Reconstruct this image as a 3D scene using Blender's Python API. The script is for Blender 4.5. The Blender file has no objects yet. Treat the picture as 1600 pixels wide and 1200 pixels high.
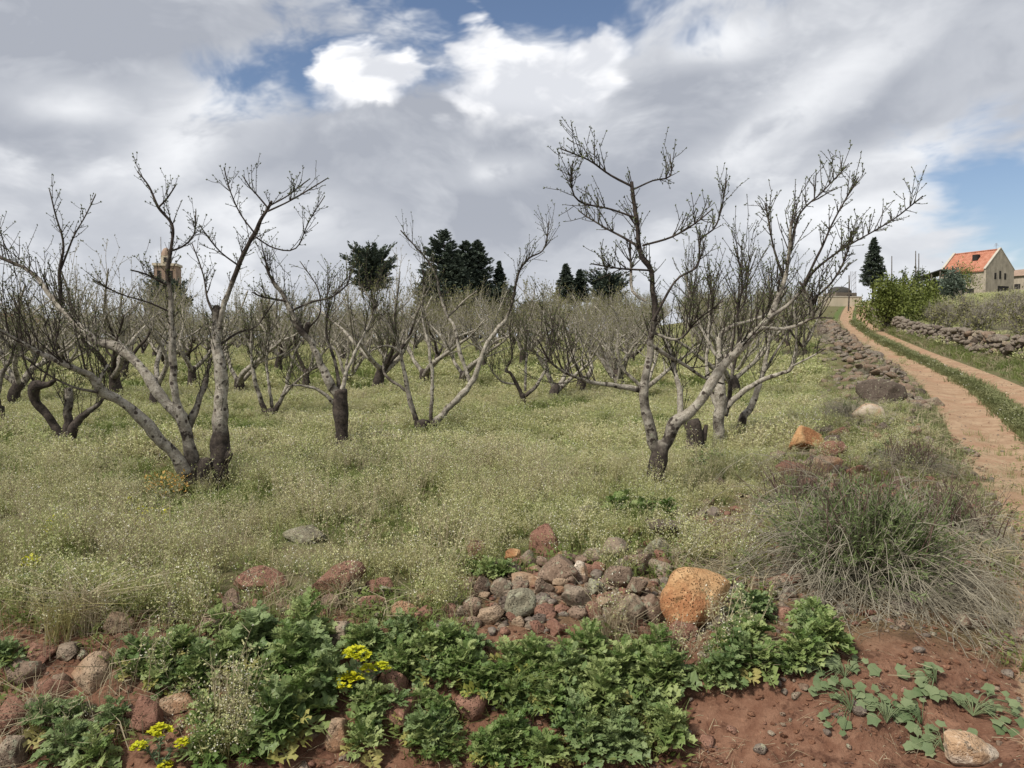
import bpy, bmesh, math, random
import numpy as np
from mathutils import Vector, Matrix, Euler

R = math.radians
sc = bpy.context.scene
COL = sc.collection

# ------------------------------------------------------------------ camera
F = 1200.0                       # focal length in pixels of a 1600 px wide picture
PITCH = math.atan(60.0 / F)      # horizon at y = 540
CAMZ = 1.5
cam_d = bpy.data.cameras.new('camera')
cam = bpy.data.objects.new('camera', cam_d)
COL.objects.link(cam)
cam_d.sensor_fit = 'HORIZONTAL'
cam_d.sensor_width = 36.0
cam_d.lens = 36.0 * F / 1600.0
cam_d.clip_start = 0.05
cam_d.clip_end = 3000
cam.location = (0, 0, CAMZ)
cam.rotation_euler = (R(90) - PITCH, 0, 0)
sc.camera = cam

# ------------------------------------------------------------------ light
SUN_EL, SUN_AZ = R(50), R(232)     # azimuth clockwise from +Y: behind the camera and to the left
sun_dir = Vector((math.sin(SUN_AZ) * math.cos(SUN_EL), math.cos(SUN_AZ) * math.cos(SUN_EL), math.sin(SUN_EL)))
sl = bpy.data.lights.new('sun', 'SUN')
sl.energy = 2.05
sl.angle = R(8)
sl.color = (1.0, 0.95, 0.87)
so = bpy.data.objects.new('sun', sl)
COL.objects.link(so)
so.rotation_euler = sun_dir.to_track_quat('Z', 'Y').to_euler()
so.location = (-20, -20, 40)

sc.view_settings.view_transform = 'Standard'
sc.view_settings.look = 'None'
sc.view_settings.gamma = 1
sc.view_settings.exposure = 1.18
sc.view_settings.use_curve_mapping = False
sc.render.engine = 'CYCLES'
sc.cycles.max_bounces = 4
sc.cycles.diffuse_bounces = 2
sc.cycles.glossy_bounces = 2
sc.cycles.transmission_bounces = 3
sc.cycles.transparent_max_bounces = 6

# ------------------------------------------------------------------ node helpers
class NT:
    def __init__(s, tree):
        s.t = tree
        tree.nodes.clear()
    def n(s, typ, **kw):
        nd = s.t.nodes.new(typ)
        for k, v in kw.items():
            setattr(nd, k, v)
        return nd
    def set(s, sock, v):
        if v is None:
            return
        if hasattr(v, 'is_output') or hasattr(v, 'links'):
            s.t.links.new(v, sock)
        else:
            sock.default_value = v
    def m(s, op, a, b=None, c=None, clamp=False):
        nd = s.n('ShaderNodeMath', operation=op, use_clamp=clamp)
        s.set(nd.inputs[0], a); s.set(nd.inputs[1], b)
        if c is not None: s.set(nd.inputs[2], c)
        return nd.outputs[0]
    def vm(s, op, a, b=None, scale=None):
        nd = s.n('ShaderNodeVectorMath', operation=op)
        s.set(nd.inputs[0], a)
        if b is not None: s.set(nd.inputs[1], b)
        if scale is not None: s.set(nd.inputs['Scale'], scale)
        return nd.outputs[0] if op not in ('DOT_PRODUCT', 'LENGTH', 'DISTANCE') else nd.outputs['Value']
    def mix(s, f, a, b, blend='MIX'):
        nd = s.n('ShaderNodeMix', data_type='RGBA', blend_type=blend)
        s.set(nd.inputs[0], f)
        s.set(nd.inputs[6], a if not isinstance(a, tuple) else (*a[:3], 1))
        s.set(nd.inputs[7], b if not isinstance(b, tuple) else (*b[:3], 1))
        return nd.outputs[2]
    def noise(s, vec, scale, detail=4, rough=0.55, dist=0.0, dims='3D'):
        nd = s.n('ShaderNodeTexNoise', noise_dimensions=dims)
        if vec is not None: s.set(nd.inputs['Vector'], vec)
        nd.inputs['Scale'].default_value = scale
        nd.inputs['Detail'].default_value = detail
        nd.inputs['Roughness'].default_value = rough
        nd.inputs['Distortion'].default_value = dist
        return nd.outputs[0]
    def step(s, x, lo, hi, a=0.0, b=1.0):
        nd = s.n('ShaderNodeMapRange', interpolation_type='SMOOTHSTEP')
        s.set(nd.inputs[0], x)
        nd.inputs[1].default_value = lo; nd.inputs[2].default_value = hi
        nd.inputs[3].default_value = a; nd.inputs[4].default_value = b
        return nd.outputs[0]
    def attr(s, name, kind='GEOMETRY', out='Fac'):
        nd = s.n('ShaderNodeAttribute', attribute_name=name, attribute_type=kind)
        return nd.outputs[out]

# ------------------------------------------------------------------ world: sky and clouds
world = bpy.data.worlds.new('World')
sc.world = world
world.use_nodes = True
world.cycles.sampling_method = 'MANUAL'
world.cycles.sample_map_resolution = 256
def build_world():
    w = NT(world.node_tree)
    out = w.n('ShaderNodeOutputWorld')
    bg = w.n('ShaderNodeBackground')
    bg.inputs[1].default_value = 0.1
    sky = w.n('ShaderNodeTexSky', sky_type='NISHITA')
    sky.sun_disc = False
    sky.sun_elevation = SUN_EL
    sky.sun_rotation = SUN_AZ
    sky.air_density = 1.0; sky.dust_density = 0.6; sky.ozone_density = 1.5
    tc = w.n('ShaderNodeTexCoord')
    d = tc.outputs['Generated']
    sp = w.n('ShaderNodeSeparateXYZ'); w.t.links.new(d, sp.inputs[0])
    x, y, z = sp.outputs
    az = w.m('ARCTAN2', x, y)
    el = w.m('ARCSINE', z)
    # layer coordinates: a flat cloud deck seen in perspective
    zz = w.m('ADD', w.m('MAXIMUM', z, 0.0), 0.16)
    cb = w.n('ShaderNodeCombineXYZ')
    w.set(cb.inputs[0], w.m('DIVIDE', x, zz)); w.set(cb.inputs[1], w.m('DIVIDE', y, zz)); cb.inputs[2].default_value = 3.7
    deck = cb.outputs[0]
    # upright coordinates for heaped clouds
    dv = w.vm('MULTIPLY', d, (1.0, 1.0, 1.7))
    warp = w.n('ShaderNodeTexNoise'); w.t.links.new(dv, warp.inputs['Vector'])
    warp.inputs['Scale'].default_value = 3.0; warp.inputs['Detail'].default_value = 3
    wv = w.vm('SCALE', w.vm('SUBTRACT', warp.outputs['Color'], (0.5, 0.5, 0.5)), scale=0.22)
    dw = w.vm('ADD', dv, wv)
    n_big = w.noise(dw, 2.6, 4, 0.55)
    n_mid = w.noise(w.vm('ADD', dw, (4.1, 2.2, 0.3)), 5.2, 5, 0.58)
    n_deck = w.noise(w.vm('ADD', deck, wv), 0.75, 4, 0.55)
    n_fine = w.noise(dw, 22.0, 3, 0.6)
    bill = w.n('ShaderNodeTexVoronoi', feature='F1'); w.t.links.new(w.vm('ADD', dw, (0.3, 0.1, 0.0)), bill.inputs['Vector'])
    bill.inputs['Scale'].default_value = 13.0; bill.inputs['Detail'].default_value = 1.0; bill.inputs['Roughness'].default_value = 0.5
    bil = bill.outputs['Distance']
    def blob(px, py, sx, sy, rot=0.0):
        a0 = math.atan2(px - 800, F)
        e0 = math.atan2(540 - py, F) * math.cos(a0)
        da = w.m('SUBTRACT', az, a0); de = w.m('SUBTRACT', el, e0)
        c, s_ = math.cos(rot), math.sin(rot)
        u = w.m('ADD', w.m('MULTIPLY', da, c), w.m('MULTIPLY', de, s_))
        v = w.m('SUBTRACT', w.m('MULTIPLY', de, c), w.m('MULTIPLY', da, s_))
        u = w.m('DIVIDE', u, sx / F); v = w.m('DIVIDE', v, sy / F)
        return w.m('SQRT', w.m('ADD', w.m('MULTIPLY', u, u), w.m('MULTIPLY', v, v)))
    def smin(lst):
        r = lst[0]
        for b in lst[1:]:
            r = w.m('MINIMUM', r, b)
        return r
    # openings in the cover (distance fields, 1 = rim) broken up by noise
    cn = lambda v, k: w.m('MULTIPLY', w.m('SUBTRACT', v, 0.5), k)
    n_sm = w.noise(w.vm('ADD', dw, (1.7, 5.2, 2.3)), 11.0, 4, 0.6)
    holes = smin([blob(800, 5, 330, 100, 0.03), blob(500, 112, 190, 50, 0.22), blob(1600, 315, 150, 95, -0.35)])
    ragged = w.m('ADD', holes, w.m('ADD', cn(n_mid, 1.5), cn(n_sm, 1.6)))
    ragged = w.m('ADD', ragged, cn(n_fine, 0.55))
    cover_all = w.m('MAXIMUM', w.step(w.m('ADD', w.m('MULTIPLY', n_deck, 0.6), w.m('MULTIPLY', n_big, 0.4)), 0.34, 0.42), w.step(el, 0.42, 0.36))
    cover = w.m('MULTIPLY', w.step(ragged, 0.45, 1.25), cover_all)
    # heaped white clouds standing in the openings
    heaps = smin([blob(815, 135, 125, 88, 0.0), blob(565, 122, 95, 46, 0.12), blob(920, 125, 70, 62)])
    hr = w.m('ADD', heaps, w.m('ADD', cn(n_sm, 1.5), cn(n_fine, 0.9)))
    hr = w.m('ADD', hr, w.m('MULTIPLY', w.m('SUBTRACT', bil, 0.42), 0.45))
    flat = w.step(blob(760, 285, 520, 120), 1.0, 0.5)
    heap = w.m('MULTIPLY', w.step(hr, 1.20, 0.74), w.m('SUBTRACT', 1.0, w.m('MULTIPLY', flat, 0.75)))
    # tone of the cover: grey-violet bodies, light rims and thin places
    tone = w.m('ADD', w.m('MULTIPLY', n_big, 0.45), w.m('MULTIPLY', n_mid, 0.55))
    tone = w.m('ADD', tone, cn(n_sm, 0.30))
    tone = w.m('ADD', tone, cn(n_fine, 0.10))
    tone = w.m('ADD', tone, cn(n_deck, 0.15))
    lights = smin([blob(300, 215, 170, 75, 0.6), blob(130, 175, 120, 34, 0.1), blob(1230, 180, 260, 46, 0.5), blob(1545, 100, 130, 60, 0.5), blob(1430, 240, 150, 45, 0.2), blob(1330, 330, 220, 60, 0.1), blob(1590, 400, 80, 40), blob(770, 275, 80, 30), blob(1110, 75, 80, 34), blob(420, 330, 160, 50)])
    lr = w.m('ADD', lights, w.m('ADD', cn(n_mid, 3.0), cn(n_sm, 2.6)))
    tone = w.m('ADD', tone, w.step(lr, 1.25, 0.1, 0.0, 0.17))
    darks = smin([blob(330, 45, 420, 75, 0.1), blob(600, 240, 300, 95, 0.15), blob(70, 225, 170, 50, 0.0), blob(1080, 200, 150, 70, 0.2), blob(1440, 150, 150, 40, 0.4), blob(900, 300, 260, 60, 0.1)])
    tone = w.m('SUBTRACT', tone, w.step(w.m('ADD', darks, w.m('ADD', cn(n_mid, 2.2), cn(n_sm, 1.4))), 1.3, 0.3, 0.0, 0.13))
    tone = w.m('ADD', tone, w.step(ragged, 1.4, 0.8, 0.0, 0.07))
    ramp = w.n('ShaderNodeValToRGB')
    e = ramp.color_ramp.elements
    e[0].position = 0.34; e[0].color = (0.205, 0.218, 0.248, 1)
    e[1].position = 0.74; e[1].color = (0.485, 0.492, 0.505, 1)
    m1 = ramp.color_ramp.elements.new(0.50); m1.color = (0.278, 0.290, 0.316, 1)
    w.t.links.new(tone, ramp.inputs[0])
    cloud = ramp.outputs[0]
    hshade = w.m('ADD', w.m('MULTIPLY', bil, -0.5), w.m('ADD', w.m('MULTIPLY', n_sm, 1.3), w.m('ADD', 0.20, w.m('MULTIPLY', w.step(el, .24, .40), .22))))
    hcol = w.mix(w.step(hshade, 0.40, 0.82), (0.37, 0.38, 0.405), (0.56, 0.56, 0.565))
    # brighter, thinner cover towards the horizon
    low = w.step(el, 0.17, 0.0, 0.0, 0.45)
    cloud = w.mix(low, cloud, (0.40, 0.41, 0.43))
    blue = w.mix(1.0, sky.outputs[0], (0.052, 0.0505, 0.052), 'MULTIPLY')
    col = w.mix(cover, blue, cloud)
    col = w.mix(heap, col, hcol)
    nd = w.n('ShaderNodeVectorMath', operation='SCALE'); w.t.links.new(col, nd.inputs[0]); nd.inputs['Scale'].default_value = 9.1
    w.t.links.new(nd.outputs[0], bg.inputs[0])
    w.t.links.new(bg.outputs[0], out.inputs[0])
build_world()

# ------------------------------------------------------------------ numeric helpers
rng = np.random.default_rng(11)
def vn2(x, y, seed=0):
    x = np.asarray(x, float); y = np.asarray(y, float)
    xi = np.floor(x).astype(np.int64); yi = np.floor(y).astype(np.int64)
    fx = x - xi; fy = y - yi
    fx = fx * fx * (3 - 2 * fx); fy = fy * fy * (3 - 2 * fy)
    def h(a, b):
        n = (a * 374761393 + b * 668265263 + seed * 974711) & 0xffffffff
        n = ((n ^ (n >> 13)) * 1274126177) & 0xffffffff
        return ((n ^ (n >> 16)) & 0xffff) / 65535.0
    return (h(xi, yi) * (1 - fx) + h(xi + 1, yi) * fx) * (1 - fy) + (h(xi, yi + 1) * (1 - fx) + h(xi + 1, yi + 1) * fx) * fy
def fb2(x, y, seed=0, o=4):
    r = 0.0; a = 0.5; t = 0.0
    for i in range(o):
        r = r + a * vn2(np.asarray(x) * 2 ** i + 17.3 * i, np.asarray(y) * 2 ** i - 9.1 * i, seed + i); t += a; a *= 0.5
    return r / t - 0.5
def vn3(p, seed=0):
    pi = np.floor(p).astype(np.int64); f = p - pi; f = f * f * (3 - 2 * f)
    def h(a, b, c):
        n = (a * 374761393 + b * 668265263 + c * 2147483647 + seed * 974711) & 0xffffffff
        n = ((n ^ (n >> 13)) * 1274126177) & 0xffffffff
        return ((n ^ (n >> 16)) & 0xffff) / 65535.0
    x, y, z = pi[:, 0], pi[:, 1], pi[:, 2]; fx, fy, fz = f[:, 0], f[:, 1], f[:, 2]
    r = 0
    for dx in (0, 1):
        for dy in (0, 1):
            for dz in (0, 1):
                r = r + h(x + dx, y + dy, z + dz) * (fx if dx else 1 - fx) * (fy if dy else 1 - fy) * (fz if dz else 1 - fz)
    return r - 0.5
def ss(x, a, b):
    t = np.clip((np.asarray(x, float) - a) / (b - a), 0, 1)
    return t * t * (3 - 2 * t)

# ------------------------------------------------------------------ terrain
_ty = [-30, 0, 3.4, 6, 12, 21.5, 40, 68, 110, 140, 200, 420]
_tz = [-.2, -.17, -.16, -.15, -.10, .335, 1.35, 3.3, 7.0, 8.6, 10.0, 12.0]
_tx = [-13.5, 0.55, 2.3, 3.95, 7.0, 11.5, 18.5, 29.0, 47.6, 61, 86, 180]
from bisect import bisect_right
def pch(xs, ys):
    xs = np.array(xs, float); ys = np.array(ys, float)
    h = np.diff(xs); dl = np.diff(ys) / h
    m = np.zeros(len(xs)); m[0] = dl[0]; m[-1] = dl[-1]
    for i in range(1, len(xs) - 1):
        m[i] = 0 if dl[i - 1] * dl[i] <= 0 else 3 * (h[i - 1] + h[i]) / ((2 * h[i] + h[i - 1]) / dl[i - 1] + (h[i] + 2 * h[i - 1]) / dl[i])
    def f(x):
        x = np.clip(np.asarray(x, float), xs[0], xs[-1])
        i = np.clip(np.searchsorted(xs, x, side='right') - 1, 0, len(xs) - 2)
        t = (x - xs[i]) / h[i]
        return (ys[i] * (1 + 2 * t) * (1 - t) ** 2 + m[i] * h[i] * t * (1 - t) ** 2 + ys[i + 1] * t * t * (3 - 2 * t) + m[i + 1] * h[i] * t * t * (t - 1))
    return f
ZT = pch(_ty, _tz)
XL = pch(_ty, _tx)
TW = 2.85                                   # width of the track
def edge_y(x):                              # where the field breaks down to the near bank
    x = np.asarray(x, float)
    return 4.12 + 0.30 * fb2(x * 0.9, x * 0 + 3.3, 5, 3) - 0.25 * ss(x, 0.6, 1.6) + 0.1 * ss(x, -1.5, -3)
def H(x, y):
    x = np.asarray(x, float); y = np.asarray(y, float)
    zt = ZT(y); s = XL(y) - x               # s > 0: left of the track
    base = 0.022 * np.maximum(0, y - 14) - 0.00004 * np.maximum(0, y - 90) ** 2
    base = np.maximum(base, 0.0)
    k = ss(s, 45, 2.5)
    fld = base + (np.maximum(zt, 0.0) - base) * k
    fld = fld + 0.10 * fb2(x * 0.35, y * 0.35, 3, 3) * ss(y, 3, 8) + 0.05 * fb2(x * 1.3, y * 1.3, 8, 3)
    e = edge_y(x)
    t = ss(e - y, -0.05, 1.05)
    fld = fld - t * 0.42 + (0.11 * fb2(x * 2.6, y * 2.6, 21, 4) + 0.05 * fb2(x * 9, y * 9, 25, 3)) * (0.3 + t)
    # rubble ridge along the track
    rid = ss(s, 0.15, 0.9) * ss(s, 3.6, 1.9) * ss(y, 8, 14) * ss(y, 80, 60)
    fld = fld + rid * (0.24 + 0.40 * fb2(x * 0.8, y * 0.8, 12, 3))
    d = -s - TW                             # d > 0: right of the track
    trk = zt + 0.012 * fb2(x * 2.0, y * 2.0, 31, 4)
    u = -s / TW
    trk = trk - 0.05 * (np.exp(-((u - 0.24) / 0.13) ** 2) + np.exp(-((u - 0.78) / 0.13) ** 2)) * ss(y, 3, 6)
    rgt = zt + 0.05 * ss(d, 0, 1.2) + 0.16 * ss(d, 0.4, 2.2) + 0.07 * np.maximum(0, d - 2.0) + 0.15 * fb2(x * 0.3, y * 0.3, 41, 3) * ss(d, 1, 5)
    wl = ss(s, -0.15, 0.55)                 # blend field -> track
    wr = ss(d, -0.2, 0.4)
    z = fld * wl + trk * (1 - wl)
    z = z * (1 - wr) + rgt * wr
    return z
def H1(x, y):
    return float(H(np.array([x]), np.array([y]))[0])
cp, sp_ = math.cos(PITCH), math.sin(PITCH)
def ray(px, py):
    u = (px - 800) / F; v = -(py - 600) / F
    return np.array([u, cp + v * sp_, -sp_ + v * cp])
def at(px, py, Y):                          # the point at depth Y seen at picture position (px, py)
    d = ray(px, py); k = Y / d[1]
    return np.array([d[0] * k, Y, CAMZ + d[2] * k])
_yy = np.concatenate([np.arange(2.2, 12, 0.02), np.arange(12, 60, 0.1), np.arange(60, 300, 0.5)])
def ground(px, py):                         # where the sight line meets the terrain
    d = ray(px, py); k = _yy / d[1]
    z = CAMZ + d[2] * k; hz = H(d[0] * k, _yy)
    i = int(np.argmax(z <= hz)) if np.any(z <= hz) else len(_yy) - 1
    y = _yy[i]
    return np.array([d[0] * y / d[1], y, hz[i]])

# ------------------------------------------------------------------ object helpers
def link(o, parent=None):
    COL.objects.link(o)
    if parent is not None:
        o.parent = parent
    return o
def tag(o, label=None, cat=None, group=None, kind=None):
    if label: o['label'] = label
    if cat: o['category'] = cat
    if group: o['group'] = group
    if kind: o['kind'] = kind
    return o
def empty(name, loc, rz=0.0, sc_=1.0):
    o = bpy.data.objects.new(name, None)
    o.location = tuple(float(v) for v in loc); o.rotation_euler = (0, 0, rz); o.scale = (sc_, sc_, sc_)
    o.empty_display_size = 0.2
    return link(o)
def mesh_obj(name, me, parent=None, loc=(0, 0, 0), rot=(0, 0, 0), scl=(1, 1, 1)):
    o = bpy.data.objects.new(name, me)
    o.location = tuple(float(v) for v in loc); o.rotation_euler = tuple(rot); o.scale = scl if isinstance(scl, tuple) else (scl,) * 3
    if parent is not None and name in FINE: o['kind'] = 'stuff'
    return link(o, parent)
FINE = {'twigs', 'leaves', 'needles', 'branches', 'dry_stems', 'upright_stems', 'green_stems'}
class MB:
    """collects vertices, triangles and quads with per-vertex floats; builds one mesh"""
    def __init__(s):
        s.v = []; s.f = []; s.mi = []; s.n = 0; s.at = {}; s.thin = {}
        s.names = ()
    def add(s, v, f, mi=0, **attrs):
        v = np.asarray(v, float).reshape(-1, 3); f = np.asarray(f, int)
        s.v.append(v); s.f.append(f + s.n); s.mi.append(np.full(len(f), mi, int))
        for k, a in attrs.items():
            s.at.setdefault(k, []).append((s.n, np.broadcast_to(np.asarray(a, float), (len(v),))))
        s.n += len(v)
    def mesh(s, name, mats, smooth=True):
        s.flush(); me = bpy.data.meshes.new(name)
        if s.n == 0:
            return me
        V = np.concatenate(s.v)
        lv, ls, lt, mi = [], [], [], []
        pos = 0
        for f, m in zip(s.f, s.mi):
            k = f.shape[1]
            lv.append(f.ravel()); ls.append(pos + np.arange(len(f)) * k); lt.append(np.full(len(f), k)); pos += f.size; mi.append(m)
        lv = np.concatenate(lv); ls = np.concatenate(ls); lt = np.concatenate(lt); mi = np.concatenate(mi)
        me.vertices.add(len(V)); me.vertices.foreach_set('co', V.ravel())
        me.loops.add(len(lv)); me.loops.foreach_set('vertex_index', lv)
        me.polygons.add(len(ls)); me.polygons.foreach_set('loop_start', ls); me.polygons.foreach_set('loop_total', lt)
        me.polygons.foreach_set('material_index', mi)
        me.polygons.foreach_set('use_smooth', np.full(len(ls), smooth))
        for k, lst in s.at.items():
            a = np.zeros(s.n)
            for st, val in lst:
                a[st:st + len(val)] = val
            at_ = me.attributes.new(k, 'FLOAT', 'POINT'); at_.data.foreach_set('value', a)
        for m in (mats if isinstance(mats, (list, tuple)) else [mats]):
            me.materials.append(m)
        me.update(); me.validate()
        return me
    def build(s, name, mats, parent=None, smooth=True, loc=(0, 0, 0)):
        return mesh_obj(name, s.mesh(name, mats, smooth), parent, loc)
    # ---- shapes
    def flush(s):
        # thin tubes of equal length are built together
        for (n, sides, mi, keys), lst in s.thin.items():
            P = np.array([q[0] for q in lst]); r = np.array([np.broadcast_to(np.asarray(q[1], float), (n,)) for q in lst]); m = len(lst)
            T = np.empty_like(P); T[:, 1:-1] = P[:, 2:] - P[:, :-2]; T[:, 0] = P[:, 1] - P[:, 0]; T[:, -1] = P[:, -1] - P[:, -2]
            T /= np.linalg.norm(T, axis=2)[..., None] + 1e-9
            ref = np.cross(P[:, -1] - P[:, 0], np.array([.31, .77, .23])); ref /= np.linalg.norm(ref, axis=1)[:, None] + 1e-9
            N = ref[:, None, :] - T * np.sum(T * ref[:, None, :], -1)[..., None]; N /= np.linalg.norm(N, axis=2)[..., None] + 1e-9
            B = np.cross(T, N); an = np.arange(sides) * 2 * math.pi / sides
            V = P[:, :, None, :] + r[:, :, None, None] * (np.cos(an)[:, None] * N[:, :, None, :] + np.sin(an)[:, None] * B[:, :, None, :])
            i = (np.arange(m)[:, None, None] * n + np.arange(n - 1)[None, :, None]) * sides; j = np.arange(sides); j2 = (j + 1) % sides
            f = np.stack([i + j, i + j2, i + sides + j2, i + sides + j], -1).reshape(-1, 4)
            at2 = {}
            for k in keys:
                a = np.array([float(np.atleast_1d(q[2][k])[0]) for q in lst])[:, None]
                if k == 'along': a = a + np.concatenate([np.zeros((m, 1)), np.cumsum(np.linalg.norm(np.diff(P, axis=1), axis=2), 1)], 1)
                at2[k] = np.repeat(np.broadcast_to(a, (m, n)).reshape(-1), sides)
            s.add(V.reshape(-1, 3), f, mi, **at2)
        s.thin = {}
    def tube(s, P, r, sides=6, mi=0, cap=True, rough=0.0, seed=0, **attrs):
        P = np.asarray(P, float); n = len(P)
        if not cap and rough == 0 and sides <= 4:
            s.thin.setdefault((n, sides, mi, tuple(sorted(attrs))), []).append((P, r, attrs)); return
        r = np.broadcast_to(np.asarray(r, float), (n,))
        T = np.gradient(P, axis=0); T /= np.linalg.norm(T, axis=1)[:, None] + 1e-9
        a = np.array([0, 0, 1.0]) if abs(T[0, 2]) < 0.9 else np.array([1.0, 0, 0])
        N = np.zeros_like(P); b = np.cross(T[0], a); N[0] = b / np.linalg.norm(b)
        for i in range(1, n):
            v = N[i - 1] - T[i] * np.dot(N[i - 1], T[i]); N[i] = v / (np.linalg.norm(v) + 1e-9)
        B = np.cross(T, N)
        an = np.arange(sides) * 2 * math.pi / sides
        rr = np.repeat(r[:, None], sides, 1)
        V = P[:, None, :] + rr[..., None] * (np.cos(an)[None, :, None] * N[:, None, :] + np.sin(an)[None, :, None] * B[:, None, :])
        V = V.reshape(-1, 3)
        if rough > 0:
            sc1 = 0.35 / max(float(r.max()), 1e-3)
            dn = vn3(V * sc1 * 1.0 + seed * 7.7, seed) + 0.6 * vn3(V * sc1 * 2.4 + seed, seed + 3)
            ctr = np.repeat(P, sides, 0)
            V = ctr + (V - ctr) * (1 + rough * dn * 2)[:, None]
        i = np.arange(n - 1)[:, None] * sides; j = np.arange(sides)[None, :]; j2 = (j + 1) % sides
        f = np.stack([i + j, i + j2, i + sides + j2, i + sides + j], -1).reshape(-1, 4)
        L = np.concatenate([[0], np.cumsum(np.linalg.norm(np.diff(P, axis=0), axis=1))])
        at2 = {k: (np.repeat(np.broadcast_to(np.asarray(a_, float), (n,)), sides)) for k, a_ in attrs.items()}
        if 'along' in attrs: at2['along'] = np.repeat(L + float(np.atleast_1d(attrs['along'])[0]), sides)
        s.add(V, f, mi, **at2)
        if cap and sides > 3:
            base = s.n
            ends = np.array([P[-1] + T[-1] * r[-1] * 0.25])
            last = base - sides
            at3 = {k: np.atleast_1d(v_)[-1] for k, v_ in at2.items()}
            s.add(ends, np.zeros((0, 3), int), mi, **at3)
            tri = np.stack([last + np.arange(sides), last + (np.arange(sides) + 1) % sides, np.full(sides, base)], -1)
            s.f.append(tri); s.mi.append(np.full(sides, mi, int))
    def kites(s, P, D, U, L, W, mi=0, fold=0.0, **attrs):
        """many 4-corner leaves: base P, direction D, side from U"""
        P = np.asarray(P, float); D = np.asarray(D, float); n = len(P)
        if n == 0: return
        D = D / (np.linalg.norm(D, axis=1)[:, None] + 1e-9)
        S = np.cross(D, U); S /= np.linalg.norm(S, axis=1)[:, None] + 1e-9
        Nn = np.cross(S, D)
        L = np.broadcast_to(np.asarray(L, float), (n,))[:, None]; W = np.broadcast_to(np.asarray(W, float), (n,))[:, None]
        mid = P + D * L * 0.45 + Nn * L * fold
        V = np.stack([P, mid + S * W * 0.5, P + D * L, mid - S * W * 0.5], 1).reshape(-1, 3)
        f = np.arange(n * 4).reshape(n, 4)
        at2 = {k: np.repeat(np.broadcast_to(np.asarray(a_, float), (n,)), 4) for k, a_ in attrs.items()}
        s.add(V, f, mi, **at2)
    def strips(s, P0, P1, P2, W, mi=0, **attrs):
        """thin bent blades: three points each"""
        P0, P1, P2 = (np.asarray(a, float) for a in (P0, P1, P2)); n = len(P0)
        if n == 0: return
        ax = np.cross(P2 - P0, rng.normal(size=(n, 3))); ax /= np.linalg.norm(ax, axis=1)[:, None] + 1e-9
        W = np.broadcast_to(np.asarray(W, float), (n,))[:, None]
        V = np.stack([P0 - ax * W / 2, P0 + ax * W / 2, P1 - ax * W * 0.42, P1 + ax * W * 0.42, P2 - ax * W * .12, P2 + ax * W * .12], 1).reshape(-1, 3)
        b = np.arange(n)[:, None] * 6
        f = np.concatenate([b + np.array([0, 1, 3, 2]), b + np.array([2, 3, 5, 4])])
        at2 = {k: np.repeat(np.broadcast_to(np.asarray(a_, float), (n,)), 6) for k, a_ in attrs.items()}
        s.add(V, f, mi, **at2)
    def box(s, c, size, mi=0, rz=0.0, **attrs):
        x, y, z = np.asarray(size) / 2.0
        V = np.array([[-x, -y, -z], [x, -y, -z], [x, y, -z], [-x, y, -z], [-x, -y, z], [x, -y, z], [x, y, z], [-x, y, z]])
        cc, s_ = math.cos(rz), math.sin(rz)
        V = V @ np.array([[cc, s_, 0], [-s_, cc, 0], [0, 0, 1]]) + np.asarray(c)
        s.add(V, [[0, 3, 2, 1], [4, 5, 6, 7], [0, 1, 5, 4], [1, 2, 6, 5], [2, 3, 7, 6], [3, 0, 4, 7]], mi, **attrs)
def smooth_path(P, step):
    """Catmull-Rom through the points, resampled"""
    P = np.asarray(P, float)
    Q = np.vstack([2 * P[0] - P[1], P, 2 * P[-1] - P[-2]])
    out = []; tt = []
    for i in range(len(P) - 1):
        p0, p1, p2, p3 = Q[i:i + 4]
        n = max(2, int(np.linalg.norm(p2[:3] - p1[:3]) / step))
        t = np.linspace(0, 1, n, endpoint=False)[:, None]
        out.append(0.5 * ((2 * p1) + (-p0 + p2) * t + (2 * p0 - 5 * p1 + 4 * p2 - p3) * t ** 2 + (-p0 + 3 * p1 - 3 * p2 + p3) * t ** 3))
    out.append(P[-1:])
    return np.vstack(out)
def rnd_unit(n):
    v = rng.normal(size=(n, 3)); return v / np.linalg.norm(v, axis=1)[:, None]

# ------------------------------------------------------------------ materials
def new_mat(name):
    m = bpy.data.materials.new(name); m.use_nodes = True
    return m, NT(m.node_tree)
def finish(t, col, rough=0.8, bump=None, bstr=0.3, bdist=0.02, spec=0.25, transl=0.0, tcol=None):
    out = t.n('ShaderNodeOutputMaterial')
    p = t.n('ShaderNodeBsdfPrincipled')
    t.set(p.inputs['Base Color'], col if not isinstance(col, tuple) else (*col[:3], 1))
    t.set(p.inputs['Roughness'], rough)
    p.inputs['Specular IOR Level'].default_value = spec
    if bump is not None:
        b = t.n('ShaderNodeBump'); b.inputs['Strength'].default_value = bstr; b.inputs['Distance'].default_value = bdist
        t.set(b.inputs['Height'], bump); t.t.links.new(b.outputs[0], p.inputs['Normal'])
    if transl > 0:
        tr = t.n('ShaderNodeBsdfTranslucent'); t.set(tr.inputs[0], tcol if tcol is not None else col if not isinstance(col, tuple) else (*col[:3], 1))
        mx = t.n('ShaderNodeMixShader'); mx.inputs[0].default_value = transl
        t.t.links.new(p.outputs[0], mx.inputs[1]); t.t.links.new(tr.outputs[0], mx.inputs[2]); t.t.links.new(mx.outputs[0], out.inputs[0])
    else:
        t.t.links.new(p.outputs[0], out.inputs[0])
def wpos(t):
    return t.n('ShaderNodeNewGeometry').outputs['Position']
def orand(t):
    return t.n('ShaderNodeObjectInfo').outputs['Random']
def ocoord(t):
    return t.n('ShaderNodeTexCoord').outputs['Object']

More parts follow.
